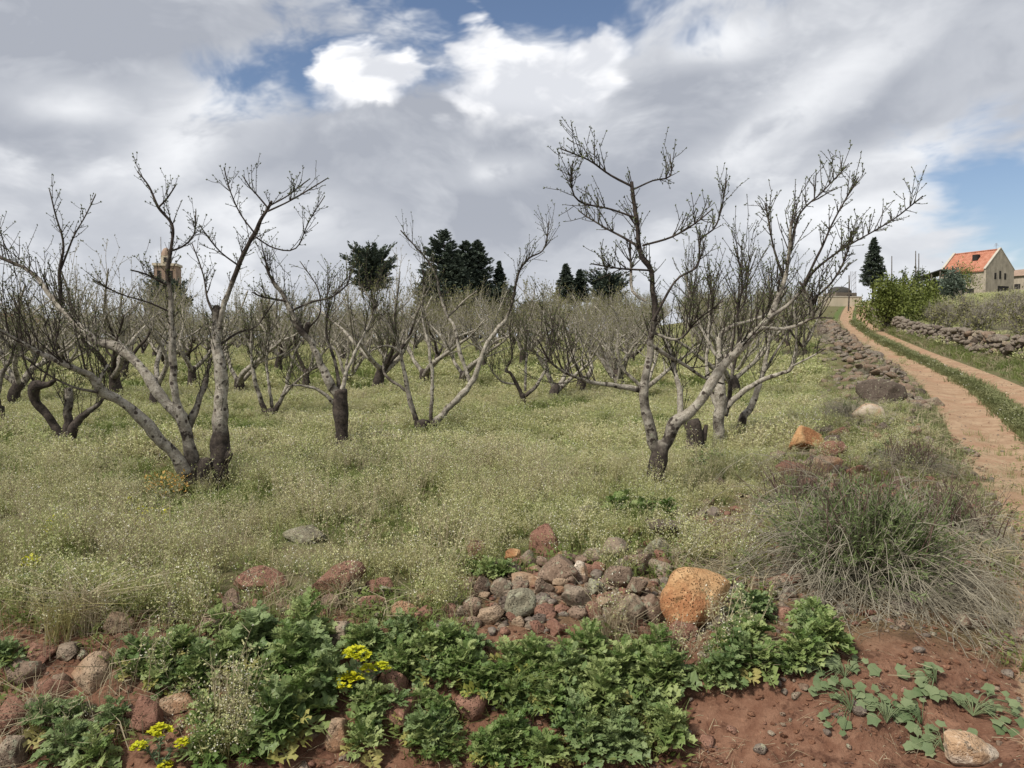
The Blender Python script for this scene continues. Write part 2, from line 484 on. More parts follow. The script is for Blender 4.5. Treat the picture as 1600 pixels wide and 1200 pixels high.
def mat_plain(name, col, var=0.25, scale=8.0, rough=0.85, bstr=0.2, bdist=0.01, spec=0.2):
    m, t = new_mat(name)
    n = t.noise(ocoord(t), scale, 5, 0.6)
    n2 = t.noise(t.vm('MULTIPLY', ocoord(t), (1, 1, .25)), scale * 2.3, 4, .65)
    n = t.step(t.m('ADD', t.m('MULTIPLY', n, .5), t.m('MULTIPLY', n2, .5)), .32, .68)
    c = t.mix(n, tuple(v * (1 - var) for v in col), tuple(min(1, v * (1 + var)) for v in col))
    finish(t, c, rough, n, bstr, bdist, spec)
    return m
def mat_ground():
    m, t = new_mat('ground_soil')
    p = wpos(t)
    red = t.attr('red'); trk = t.attr('track'); grn = t.attr('green')
    n1 = t.noise(p, 2.2, 6, 0.6); n2 = t.noise(p, 14, 6, 0.62); n3 = t.noise(p, 60, 4, 0.6)
    field = t.mix(t.step(n1, 0.35, 0.65), (0.13, 0.105, 0.055), (0.105, 0.12, 0.045))
    field = t.mix(t.step(n2, 0.45, 0.75), field, (0.17, 0.145, 0.085))
    soil = t.mix(t.step(n2, 0.3, 0.7), (0.135, 0.066, 0.041), (0.21, 0.116, 0.075))
    soil = t.mix(t.step(n1, 0.45, 0.75), soil, (0.15, 0.08, 0.05))
    soil = t.mix(t.step(n3, 0.60, 0.78), soil, (0.27, 0.165, 0.11))
    n4 = t.noise(t.vm('MULTIPLY', p, (1.0, 1.0, 2.5)), 5.0, 5, 0.7, 0.0)
    soil = t.mix(t.step(n4, 0.52, 0.62), soil, (0.085, 0.042, 0.027))
    soil = t.mix(t.step(n4, 0.42, 0.30), soil, (0.25, 0.135, 0.085))
    tr = t.mix(t.step(n1, 0.3, 0.7), (0.29, 0.185, 0.112), (0.41, 0.29, 0.185))
    tr = t.mix(t.step(n2, 0.48, 0.72), tr, (0.25, 0.155, 0.095))
    nb = t.noise(p, .7, 4, 0.6)
    tr = t.mix(t.step(nb, 0.5, 0.66), tr, (0.33, 0.20, 0.125))
    tr = t.mix(t.step(n3, 0.60, 0.75), tr, (0.50, 0.40, 0.31))
    gr = t.mix(t.step(n2, 0.3, 0.7), (0.075, 0.105, 0.032), (0.12, 0.15, 0.05))
    c = t.mix(red, field, soil)
    nz = t.m('MULTIPLY', t.m('SUBTRACT', n2, 0.5), 0.9)
    c = t.mix(t.step(t.m('ADD', grn, nz), 0.4, 0.6), c, gr)
    c = t.mix(t.step(t.m('ADD', trk, nz), 0.4, 0.62), c, tr)
    h = t.m('ADD', t.m('ADD', t.m('MULTIPLY', n2, 1.0), t.m('MULTIPLY', n4, -1.2)), t.m('MULTIPLY', n3, 0.5))
    finish(t, c, 0.95, h, 0.8, 0.03, 0.1)
    return m
def mat_bark():
    m, t = new_mat('bark')
    dark = t.attr('dark'); al = t.attr('along')
    oc = ocoord(t)
    n = t.noise(oc, 16, 5, 0.65)
    nf = t.noise(oc, 70, 4, 0.6)
    so_ = t.n('ShaderNodeSeparateXYZ'); t.t.links.new(oc, so_.inputs[0])
    cb = t.n('ShaderNodeCombineXYZ'); t.set(cb.inputs[0], t.m('ADD', t.m('MULTIPLY', al, 14.0), t.m('MULTIPLY', n, 2.2)))
    t.set(cb.inputs[1], t.m('ADD', t.m('MULTIPLY', so_.outputs[0], 9.0), t.m('MULTIPLY', orand(t), 40.0)))
    t.set(cb.inputs[2], t.m('MULTIPLY', so_.outputs[1], 9.0))
    band = t.noise(cb.outputs[0], 1.0, 3, 0.6)
    pale = t.mix(t.step(n, 0.32, 0.66), (0.205, 0.18, 0.142), (0.42, 0.385, 0.32))
    pale = t.mix(t.step(nf, 0.52, 0.70), pale, (0.14, 0.115, 0.09))
    lich = t.noise(t.vm('ADD', oc, (3, 1, 2)), 26, 3, 0.6)
    pale = t.mix(t.step(lich, 0.62, 0.70), pale, (0.30, 0.30, 0.22))
    vo = t.n('ShaderNodeTexVoronoi'); t.t.links.new(oc, vo.inputs['Vector']); vo.inputs['Scale'].default_value = 11.0
    pale = t.mix(t.step(vo.outputs['Distance'], 0.26, 0.16), pale, (0.06, 0.048, 0.04))
    drk = t.mix(t.step(n, 0.35, 0.7), (0.030, 0.024, 0.021), (0.085, 0.068, 0.055))
    drk = t.mix(t.step(nf, 0.6, 0.8), drk, (0.13, 0.11, 0.09))
    patch = t.noise(oc, 5.0, 3, 0.6)
    k = t.m('ADD', t.m('ADD', dark, t.step(dark, .55, 1.0, 0, .40)), t.step(band, 0.56, 0.68, 0.0, 0.7))
    k = t.m('ADD', k, t.m('MULTIPLY', t.m('SUBTRACT', patch, 0.5), 1.7))
    c = t.mix(t.step(k, 0.15, 0.98), pale, drk)
    h = t.m('ADD', t.m('MULTIPLY', n, 0.7), t.m('ADD', t.m('MULTIPLY', nf, 0.4), t.m('MULTIPLY', band, 0.4)))
    finish(t, c, 0.9, h, 0.9, 0.02, 0.15)
    return m
def mat_leaf(name, a, b, scale=0.8, transl=0.3, rough=0.6, per=0.5, spec=0.3):
    m, t = new_mat(name)
    n = t.noise(wpos(t), scale, 3, 0.6)
    g = t.noise(wpos(t), scale * 25, 2, 0.5)
    f = t.m('ADD', t.m('MULTIPLY', t.m('SUBTRACT', n, 0.5), 1.6), t.m('ADD', t.m('MULTIPLY', orand(t), per), t.m('MULTIPLY', t.m('SUBTRACT', g, 0.5), 0.8)), clamp=False)
    f = t.m('ADD', f, 0.5 - per * 0.5, clamp=True)
    c = t.mix(f, a, b)
    finish(t, c, rough, None, spec=spec, transl=transl)
    return m
def mat_rock(name, a, b, spot, pit=0.5, lichen=0.0):
    m, t = new_mat(name)
    oc = t.vm('ADD', wpos(t), t.vm('SCALE', (1, 2, 3), scale=t.m('MULTIPLY', orand(t), 10.0)))
    n = t.noise(oc, 9, 6, 0.65); nf = t.noise(oc, 45, 5, 0.65); nl = t.noise(oc, 3.5, 3, 0.5)
    vo = t.n('ShaderNodeTexVoronoi'); t.t.links.new(oc, vo.inputs['Vector']); vo.inputs['Scale'].default_value = 85
    pits = t.m('MULTIPLY', t.step(vo.outputs['Distance'], 0.38, 0.12), t.step(n, 0.42, 0.6))
    c = t.mix(t.step(n, 0.3, 0.7), a, b)
    c = t.mix(t.step(nl, 0.48, 0.62), c, spot)
    st_ = t.noise(t.vm('ADD', oc, (2, 9, 4)), 16, 5, 0.7)
    c = t.mix(t.step(st_, 0.56, 0.66), c, tuple(v * 0.45 for v in a))
    c = t.mix(t.step(st_, 0.40, 0.30), c, tuple(min(1, v * 1.35 + .02) for v in b))
    c = t.mix(t.m('MULTIPLY', t.step(nf, 0.5, 0.75), 0.6), c, tuple(v * 1.45 for v in b))
    c = t.mix(t.m('MULTIPLY', pits, pit), c, tuple(v * 0.35 for v in a))
    if lichen > 0:
        ln = t.noise(t.vm('ADD', oc, (7, 3, 1)), 22, 4, 0.6)
        c = t.mix(t.step(ln, 0.60 - lichen * 0.2, 0.68 - lichen * 0.2), c, (0.28, 0.27, 0.19))
    h = t.m('SUBTRACT', t.m('ADD', t.m('MULTIPLY', n, 1.0), t.m('MULTIPLY', nf, 0.4)), t.m('MULTIPLY', pits, pit))
    finish(t, c, 0.92, h, 1.0, 0.03, 0.12)
    return m

M = {}
M['ground'] = mat_ground()
M['bark'] = mat_bark()
M['bud'] = mat_leaf('bud_leaf', (0.075, 0.085, 0.040), (0.15, 0.18, 0.055), 2.0, 0.25)
M['orchard_leaf'] = mat_leaf('young_leaf', (0.17, 0.165, 0.07), (0.31, 0.30, 0.12), 0.25, 0.3, per=0.6)
M['weed_stem'] = mat_leaf('weed_stem', (0.37, 0.325, 0.14), (0.245, 0.285, 0.09), 0.45, 0.3, per=0.7)
M['weed_pod'] = mat_leaf('weed_pod', (0.57, 0.525, 0.30), (0.37, 0.41, 0.16), 0.8, 0.3, per=0.7)
M['white'] = mat_leaf('petal_white', (0.66, 0.62, 0.47), (0.80, 0.78, 0.68), 2.0, 0.3)
M['grass'] = mat_leaf('grass_green', (0.125, 0.17, 0.042), (0.225, 0.255, 0.08), 0.7, 0.3, per=0.6)
M['grass_short'] = mat_leaf('grass_short', (0.13, 0.15, 0.055), (0.225, 0.225, 0.105), 0.9, 0.25, per=0.6)
M['dry'] = mat_leaf('dry_straw', (0.32, 0.265, 0.165), (0.42, 0.36, 0.235), 1.0, 0.2, per=0.6)
M['thistle'] = mat_leaf('thistle_leaf', (0.115, 0.185, 0.045), (0.31, 0.365, 0.14), 1.6, 0.32, 0.5, per=1.1)
M['thistle_grey'] = mat_leaf('thistle_leaf_grey', (0.10, 0.16, 0.05), (0.235, 0.295, 0.125), 1.6, 0.28, 0.5, per=1.0)
M['thistle_old'] = mat_leaf('thistle_leaf_old', (0.26, 0.27, 0.06), (0.36, 0.31, 0.12), 1.6, 0.25, 0.6, per=.8)
M['thistle_rib'] = mat_leaf('thistle_rib', (0.16, 0.21, 0.10), (0.21, 0.26, 0.14), 1.0, 0.1)
M['cucumber'] = mat_leaf('creeper_leaf', (0.10, 0.145, 0.06), (0.20, 0.24, 0.12), 9.0, 0.2, 0.6, per=0.9)
M['spurge'] = mat_leaf('spurge_yellow', (0.50, 0.52, 0.02), (0.66, 0.62, 0.03), 6.0, 0.3)
M['spurge_leaf'] = mat_leaf('spurge_leaf', (0.12, 0.17, 0.09), (0.19, 0.24, 0.13), 6.0, 0.25)
M['dry_grey'] = mat_leaf('dry_twig_grey', (0.165, 0.145, 0.105), (0.40, 0.365, 0.28), 6.0, 0.0, 0.85, per=0.3, spec=0.1)
M['dry_red'] = mat_leaf('dry_twig_red', (0.085, 0.055, 0.045), (0.16, 0.11, 0.09), 3.0, 0.0, 0.85, per=0.3, spec=0.1)
M['broom_leaf'] = mat_leaf('broom_leaf', (0.115, 0.155, 0.055), (0.215, 0.26, 0.11), 3.0, 0.25)
M['conifer'] = mat_leaf('conifer_needles', (0.045, 0.065, 0.050), (0.10, 0.122, 0.085), 0.9, 0.12, 0.7, per=0.3)
M['shrub_yellow'] = mat_leaf('shrub_leaf', (0.115, 0.145, 0.03), (0.20, 0.22, 0.055), 0.5, 0.25, per=0.5)
M['shrub_blue'] = mat_leaf('shrub_blue_leaf', (0.07, 0.10, 0.07), (0.12, 0.15, 0.11), 0.5, 0.2)
M['shrub_dark'] = mat_leaf('shrub_dark_leaf', (0.035, 0.05, 0.022), (0.085, 0.105, 0.04), 0.4, 0.15)
M['rk_brown'] = mat_rock('rock_brown', (0.15, 0.102, 0.072), (0.265, 0.19, 0.138), (0.19, 0.138, 0.10), 0.8, 0.15)
M['rk_red'] = mat_rock('rock_red', (0.165, 0.085, 0.058), (0.27, 0.155, 0.11), (0.19, 0.10, 0.07), 0.5)
M['rk_grey'] = mat_rock('rock_grey', (0.175, 0.135, 0.098), (0.30, 0.24, 0.178), (0.23, 0.175, 0.125), 0.6, 0.25)
M['rk_lichen'] = mat_rock('rock_lichen', (0.135, 0.118, 0.085), (0.215, 0.19, 0.135), (0.22, 0.20, 0.14), 0.5, 0.45)
M['rk_tan'] = mat_rock('rock_tan', (0.25, 0.175, 0.115), (0.37, 0.275, 0.19), (0.29, 0.17, 0.10), 0.4)
M['rk_orange'] = mat_rock('rock_orange', (0.36, 0.195, 0.088), (0.50, 0.325, 0.17), (0.30, 0.14, 0.065), 0.55)
M['rk_pale'] = mat_rock('rock_pale', (0.38, 0.31, 0.23), (0.52, 0.44, 0.35), (0.42, 0.28, 0.17), 0.3)
M['rk_dark'] = mat_rock('rock_dark', (0.080, 0.060, 0.048), (0.15, 0.118, 0.095), (0.105, 0.082, 0.065), 0.7, 0.05)
M['rk_wall'] = mat_rock('rock_wall', (0.125, 0.098, 0.078), (0.23, 0.19, 0.155), (0.155, 0.125, 0.10), 0.3, 0.2)

# ------------------------------------------------------------------ ground sheet
def build_ground():
    tx = np.linspace(-5.6, 5.4, 520); xs = -1.2 + 2.0 * np.sinh(tx)
    ty = np.linspace(-2.6, 6.0, 470); ys = 3.9 + 1.0 * np.sinh(ty)
    ys = ys[ys < 420]
    X, Y = np.meshgrid(xs, ys)
    X = X + XL(Y)                            # columns follow the track
    Z = H(X, Y)
    n, mth = len(xs), len(ys)
    V = np.stack([X, Y, Z], -1).reshape(-1, 3)
    i = np.arange(mth - 1)[:, None] * n + np.arange(n - 1)[None, :]
    f = np.stack([i, i + 1, i + n + 1, i + n], -1).reshape(-1, 4)
    s = XL(Y) - X; d = -s - TW
    red = ss(edge_y(X) - Y, -0.55, 0.25) * ss(d, 0.6, -0.3)
    red = np.maximum(red, ss(s, 3.2, 1.8) * ss(s, -0.3, 0.2) * ss(Y, 11, 5.5) * 0.5)
    red = np.maximum(red, .8 * np.exp(-(((X - .40) / .75) ** 2 + ((Y - 4.7) / .45) ** 2) ** 2))
    u = -s / TW
    trk = ss(s, 0.12, -0.12) * ss(d, 0.12, -0.12)
    mid = np.exp(-((u - 0.52) / 0.10) ** 4) * ss(Y, 6.5, 10) * (0.55 + 0.9 * ss(fb2(Y * 0.25, X * 0.1, 77, 3), -0.22, 0.02) * ss(Y, 90, 40))
    trk = trk - 1.2 * np.clip(mid, 0, 1)
    grn = np.clip(mid, 0, 1) * 0.9
    grn = np.maximum(grn, ss(s, 0.05, 0.3) * ss(s, 1.2, 0.5) * ss(Y, 7, 11) * 0.7)
    grn = np.maximum(grn, ss(d, 0.0, 0.5) * 0.62)
    mb = MB(); mb.add(V, f, 0, red=red.ravel(), track=trk.ravel(), green=grn.ravel())
    o = mb.build('ground', M['ground'])
    tag(o, 'red soil bank, weedy orchard floor and pale dirt track', kind='structure')
build_ground()

# ------------------------------------------------------------------ scattering (geometry nodes, for what nobody could count)
def scatter(name, protos, P, rot, scl, idx, label, cat):
    coll = bpy.data.collections.new(name + '_kinds')
    for i, me in enumerate(protos):
        o = bpy.data.objects.new('%s_kind_%02d' % (name, i), me); coll.objects.link(o)
    me = bpy.data.meshes.new(name)
    P = np.asarray(P, float); n = len(P)
    me.vertices.add(n); me.vertices.foreach_set('co', P.ravel())
    a = me.attributes.new('rot', 'FLOAT_VECTOR', 'POINT'); a.data.foreach_set('vector', np.asarray(rot, float).ravel())
    a = me.attributes.new('scl', 'FLOAT', 'POINT'); a.data.foreach_set('value', np.asarray(scl, float))
    a = me.attributes.new('idx', 'INT', 'POINT'); a.data.foreach_set('value', np.asarray(idx, np.int32))
    o = mesh_obj(name, me)
    ng = bpy.data.node_groups.new(name, 'GeometryNodeTree')
    ng.interface.new_socket('Geometry', in_out='INPUT', socket_type='NodeSocketGeometry')
    ng.interface.new_socket('Geometry', in_out='OUTPUT', socket_type='NodeSocketGeometry')
    N = ng.nodes; L = ng.links
    gi = N.new('NodeGroupInput'); go = N.new('NodeGroupOutput')
    ci = N.new('GeometryNodeCollectionInfo'); ci.inputs[0].default_value = coll
    ci.inputs['Separate Children'].default_value = True; ci.inputs['Reset Children'].default_value = True
    ip = N.new('GeometryNodeInstanceOnPoints')
    ip.inputs['Pick Instance'].default_value = True
    def na(nm, dt):
        q = N.new('GeometryNodeInputNamedAttribute'); q.data_type = dt; q.inputs[0].default_value = nm
        return q.outputs[0]
    er = N.new('FunctionNodeEulerToRotation')
    L.new(na('rot', 'FLOAT_VECTOR'), er.inputs[0])
    L.new(gi.outputs[0], ip.inputs['Points']); L.new(ci.outputs[0], ip.inputs['Instance'])
    L.new(na('idx', 'INT'), ip.inputs['Instance Index']); L.new(er.outputs[0], ip.inputs['Rotation'])
    L.new(na('scl', 'FLOAT'), ip.inputs['Scale'])
    L.new(ip.outputs[0], go.inputs[0])
    md = o.modifiers.new('scatter', 'NODES'); md.node_group = ng
    tag(o, label, cat, kind='stuff')
    return o

# ------------------------------------------------------------------ rocks
rs = random.Random(5)
_ico = {}
def ico(sub):
    if sub not in _ico:
        bm = bmesh.new(); bmesh.ops.create_icosphere(bm, subdivisions=sub, radius=1.0)
        _ico[sub] = (np.array([v.co[:] for v in bm.verts]), np.array([[v.index for v in f.verts] for f in bm.faces]))
        bm.free()
    return _ico[sub]
def rock_mesh(name, seed, mat, sub=4, round_=0.5, dims=(1, 1, 1), rough=0.10):
    V, f = ico(sub); V = V.copy()
    rg = np.random.default_rng(seed)
    V *= 1 + 0.9 * vn3(V * 0.9 + seed * 1.7, seed + 9)[:, None]
    for _ in range(11):
        n = rg.normal(size=3); n[2] *= 0.8; n /= np.linalg.norm(n)
        off = rg.uniform(0.36, 0.74) * (1 - round_) + rg.uniform(0.60, 0.90) * round_
        dd = np.maximum(0, V @ n - off)
        V -= n * (dd * (0.97 - 0.22 * round_))[:, None]
    dn = 0.30 * vn3(V * 2.2 + seed, seed) + 0.26 * vn3(V * 4.5 + seed, seed + 1) + 0.16 * vn3(V * 9 + seed, seed + 2) + (0.12 * vn3(V * 18, seed + 3) if sub > 3 else 0)
    V *= (1 + rough * 2.2 * dn)[:, None]
    mid = (V.max(0) + V.min(0)) / 2; V = (V - mid) / ((V.max(0) - V.min(0)) / 2)
    V *= np.asarray(dims)
    mb = MB(); mb.add(V, f)
    return mb.mesh(name, mat, True)
def rock(px, py, w, h, mat, label, round_=0.5, seed=None, cat='rock', rz=None, tilt=0.0, sink=0.28, depth=None, name='rock', sub=4, rough=0.10, group=None):
    """px,py: picture position of the middle of the stone, w,h its size there"""
    g = ground(px, py + h * 0.42)
    k = g[1] / F
    W, Hh = w * k, h * k
    D = depth * k if depth else W * 0.85
    seed = seed if seed is not None else int(px * 7 + py * 13)
    me = rock_mesh(name, seed, M[mat], sub, round_, (W / 2 * 1.06, D / 2, Hh / 2 * 1.15), rough)
    z = H1(g[0], g[1] + D * 0.4) * 0.5 + g[2] * 0.5
    o = mesh_obj(name, me, None, (g[0], g[1] + D * 0.42, z + Hh * (0.5 - sink * 0.45)), (0, tilt, 0))
    tag(o, label, cat, group)
    return o
ROCKS = [
 # the stone pile
 (852, 850, 50, 50, 'rk_red', 'round red-brown boulder standing alone behind the stone pile', .75),
 (963, 864, 46, 38, 'rk_grey', 'smooth rounded grey boulder at the back top of the stone pile', .8),
 (930, 871, 38, 22, 'rk_grey', 'low grey-tan stone left of the rounded grey boulder', .6),
 (872, 897, 62, 46, 'rk_brown', 'large pitted dark brown block leaning behind the white and orange stone', .35),
 (906, 897, 26, 33, 'rk_pale', 'small white and orange stone standing upright on the pile', .6),
 (967, 908, 46, 42, 'rk_brown', 'rough brown block in the middle of the pile below the grey boulder', .4),
 (1000, 886, 46, 32, 'rk_brown', 'rounded brown stone right of the rough block at the pile top', .7),
 (996, 922, 36, 36, 'rk_brown', 'angular brown stone wedged at the right of the pile', .2),
 (932, 921, 28, 24, 'rk_lichen', 'small olive-yellow lichened stone in the middle of the pile', .4),
 (902, 941, 47, 38, 'rk_grey', 'tan-grey stone at the front of the pile beside dead leaves', .5),
 (812, 950, 50, 48, 'rk_lichen', 'lichen-spotted grey-green oval stone at the front of the pile', .75),
 (781, 921, 36, 30, 'rk_grey', 'smooth round grey stone near the left end of the pile', .85),
 (750, 921, 32, 36, 'rk_brown', 'tilted angular brown stone at the left end of the pile', .15),
 (821, 911, 42, 17, 'rk_tan', 'flat tan slab lying on the left half of the pile', .1),
 (852, 923, 32, 34, 'rk_brown', 'brown stone under the pitted dark block', .3),
 (737, 955, 28, 30, 'rk_brown', 'small rounded brown stone at the lower left of the pile', .7),
 (767, 967, 43, 30, 'rk_tan', 'tan five-sided stone at the lower left foot of the pile', .2),
 (850, 962, 30, 24, 'rk_red', 'small reddish pointed stone right of the lichened oval stone', .5),
 (987, 962, 42, 54, 'rk_grey', 'tall grey-brown stone at the right front of the pile', .6),
 (835, 895, 28, 17, 'rk_tan', 'small tan stone above the flat slab', .4),
 (887, 877, 38, 16, 'rk_brown', 'low brown stone behind the pitted dark block', .5),
 (745, 866, 34, 36, 'rk_red', 'reddish stone half hidden in weeds left of the lone boulder', .4),
 (801, 871, 25, 18, 'rk_orange', 'small orange-brown stone in weeds beside the lone boulder', .5),
 (915, 812, 42, 40, 'rk_lichen', 'grey stone overgrown with dry grass in the weeds above the pile', .5),
 (957, 831, 21, 16, 'rk_orange', 'little orange stone behind the pile near the right foreground tree', .3),
 (985, 834, 34, 18, 'rk_red', 'low red stone behind the pile beside the little orange stone', .4),
 (1043, 833, 56, 29, 'rk_dark', 'dark grey rough boulder behind the pile in the weeds', .4),
 (1031, 859, 42, 28, 'rk_lichen', 'flat yellowish-tan stone behind the orange boulder', .3),
 (1036, 891, 44, 22, 'rk_grey', 'low grey stone between the pile and the orange boulder', .5),
 (1023, 956, 38, 46, 'rk_brown', 'pitted brown stone against the left side of the orange boulder', .3),
 (1010, 994, 24, 22, 'rk_red', 'small red stone below the pitted brown stone', .4),
 (1064, 992, 54, 28, 'rk_red', 'low red-brown stone at the foot of the orange boulder', .3),
 (880, 955, 26, 18, 'rk_red', 'small red-brown stone among dead leaves at the front of the pile', .4),
 (945, 950, 26, 22, 'rk_tan', 'small tan stone in the front hollow of the pile', .4),
 (790, 945, 22, 20, 'rk_dark', 'small dark stone in the gap behind the lichened oval stone', .4),
 (960, 940, 24, 18, 'rk_brown', 'small brown stone below the rough block of the pile', .4),
 # the row at the left
 (402, 913, 82, 34, 'rk_red', 'long reddish slab lying among the dry weeds', .25),
 (360, 948, 36, 46, 'rk_brown', 'upright brown stone at the left end of the reddish slab', .4),
 (522, 915, 80, 56, 'rk_red', 'big wedge-shaped boulder with tan-red top and dark front face', .1),
 (582, 946, 38, 28, 'rk_red', 'reddish stone right of the wedge-shaped boulder', .6),
 (632, 963, 47, 30, 'rk_tan', 'rounded pinkish tan stone among thistles left of the pile', .6),
 (527, 1003, 34, 44, 'rk_grey', 'upright grey stone behind the yellow flowers', .15),
 (265, 962, 22, 36, 'rk_dark', 'thin dark upright stone among white-flowered weeds', .3),
 (470, 840, 66, 24, 'rk_lichen', 'flat pale grey stone showing through the field weeds', .7),
 (595, 763, 15, 9, 'rk_pale', 'tiny pale stone far out in the field weeds', .5),
 (612, 1082, 48, 44, 'rk_red', 'rough red stone right of the yellow flowers', .4),
 (574, 1070, 30, 30, 'rk_grey', 'dark grey stone touching the yellow flower stalks', .3),
 (52, 1031, 52, 34, 'rk_red', 'reddish angular stone at the left edge behind the grey-tan boulder', .15),
 (133, 1065, 70, 50, 'rk_tan', 'grey-tan boulder with a flat top near the left edge', .15),
 (18, 1066, 62, 34, 'rk_brown', 'dark brown stone at the very left edge', .3),
 (77, 1094, 62, 34, 'rk_red', 'low red stone in front of the grey-tan boulder', .3),
 (8, 1133, 56, 55, 'rk_red', 'large red-brown stone cut by the left edge', .4),
 (52, 1113, 30, 24, 'rk_lichen', 'small grey-green stone near the left edge', .5),
 (6, 1185, 46, 50, 'rk_grey', 'grey block in the lower left corner', .2),
 (180, 982, 42, 32, 'rk_tan', 'tan stone half buried under dry grass at the left', .3),
 (222, 1136, 50, 58, 'rk_red', 'pink-brown upright rock behind the lower yellow flowers', .3),
 (274, 1109, 52, 26, 'rk_tan', 'flat tan stone right of the pink-brown upright rock', .2),
 (330, 985, 30, 28, 'rk_brown', 'brown stone hidden behind the big thistle at the left', .4),
 (100, 1030, 36, 26, 'rk_grey', 'grey stone under dead stalks behind the grey-tan boulder', .4),
 (524, 1163, 42, 50, 'rk_tan', 'pinkish stone at the right foot of the big thistle', .4),
 (622, 1133, 62, 46, 'rk_red', 'wedge of reddish tan rock bedded in the red bank', .05),
 (736, 1120, 54, 40, 'rk_red', 'dark red pitted rock bedded in the bank', .4),
 (680, 1140, 40, 20, 'rk_red', 'low red stone between the wedge and the pitted rock', .4),
 (796, 1167, 36, 36, 'rk_tan', 'tan stone with a hollow among thistles at the bottom edge', .5),
 (857, 1019, 20, 15, 'rk_tan', 'small tan stone over a dark burrow in the bank', .6),
 (886, 1090, 25, 18, 'rk_orange', 'small orange-tan stone in the thistle mass', .4),
 # by the track
 (1385, 614, 64, 40, 'rk_dark', 'big dark flat-topped boulder beside the track', .25),
 (1362, 648, 46, 30, 'rk_pale', 'pale rounded stone in front of the dark boulder by the track', .6),
 (1266, 692, 62, 50, 'rk_orange', 'orange-topped slab leaning in the rubble below the track', .1),
 (1312, 706, 46, 30, 'rk_red', 'red rock in the rubble right of the orange-topped slab', .3),
 (1296, 732, 46, 30, 'rk_tan', 'pinkish rock in the rubble behind the dry bush', .3),
 (1242, 738, 48, 28, 'rk_red', 'dull red rock at the left of the rubble behind the dry bush', .3),
 (1345, 738, 34, 22, 'rk_red', 'small red rock right of the pinkish rock behind the dry bush', .4),
]
for r_ in ROCKS:
    rock(*r_)
o = rock(1093, 950, 110, 96, 'rk_orange', 'big rounded orange boulder at the right end of the stone pile', .95, seed=41, cat='boulder', depth=84, name='boulder', sub=5, rough=0.075)
o.rotation_euler = (R(-10), R(12), R(8))
o = rock(1534, 1182, 86, 44, 'rk_orange', 'pale orange pitted stone in the lower right corner', .35, seed=5, sub=5)
o.active_material = M['rk_pale']

for i in range(85):
    a = rs.uniform(0, 6.28); q = math.sqrt(rs.random())
    px, py = 888 + 178 * q * math.cos(a), 928 + 62 * q * math.sin(a)
    w_ = rs.uniform(12, 27)
    rock(px, py, w_, w_ * rs.uniform(.6, .9), rs.choice(['rk_brown', 'rk_brown', 'rk_red', 'rk_grey', 'rk_dark', 'rk_tan']), 'small stone filling the gaps of the stone pile', rs.uniform(.1, .6), seed=900 + i, sub=3, group='small stones of the pile')
for i in range(34):
    px = rs.uniform(300, 730); py = 965 + rs.gauss(0, 16) - 20 * math.sin((px - 300) / 430 * 3.1); w_ = rs.uniform(14, 34)
    rock(px, py, w_, w_ * rs.uniform(.6, .9), rs.choice(['rk_brown', 'rk_red', 'rk_red', 'rk_grey', 'rk_tan']), 'stone of the loose line running left from the stone pile', rs.uniform(.1, .5), seed=980 + i, sub=3, group='loose line of stones')
for i in range(26):
    px, py = rs.uniform(-10, 330), rs.uniform(1015, 1190); w_ = rs.uniform(12, 34)
    rock(px, py, w_, w_ * rs.uniform(.55, .85), rs.choice(['rk_brown', 'rk_red', 'rk_red', 'rk_tan']), 'small stone in the rubble at the lower left', rs.uniform(.1, .5), seed=1030 + i, sub=3, group='rubble at the lower left')
for i in range(30):
    px, py = rs.uniform(1215, 1440), rs.uniform(660, 765); w_ = rs.uniform(12, 34)
    rock(px, py, w_, w_ * rs.uniform(.5, .8), rs.choice(['rk_brown', 'rk_red', 'rk_brown', 'rk_dark']), 'stone in the reddish rubble behind the large dry bush', rs.uniform(.1, .5), seed=1070 + i, sub=3, group='reddish rubble')

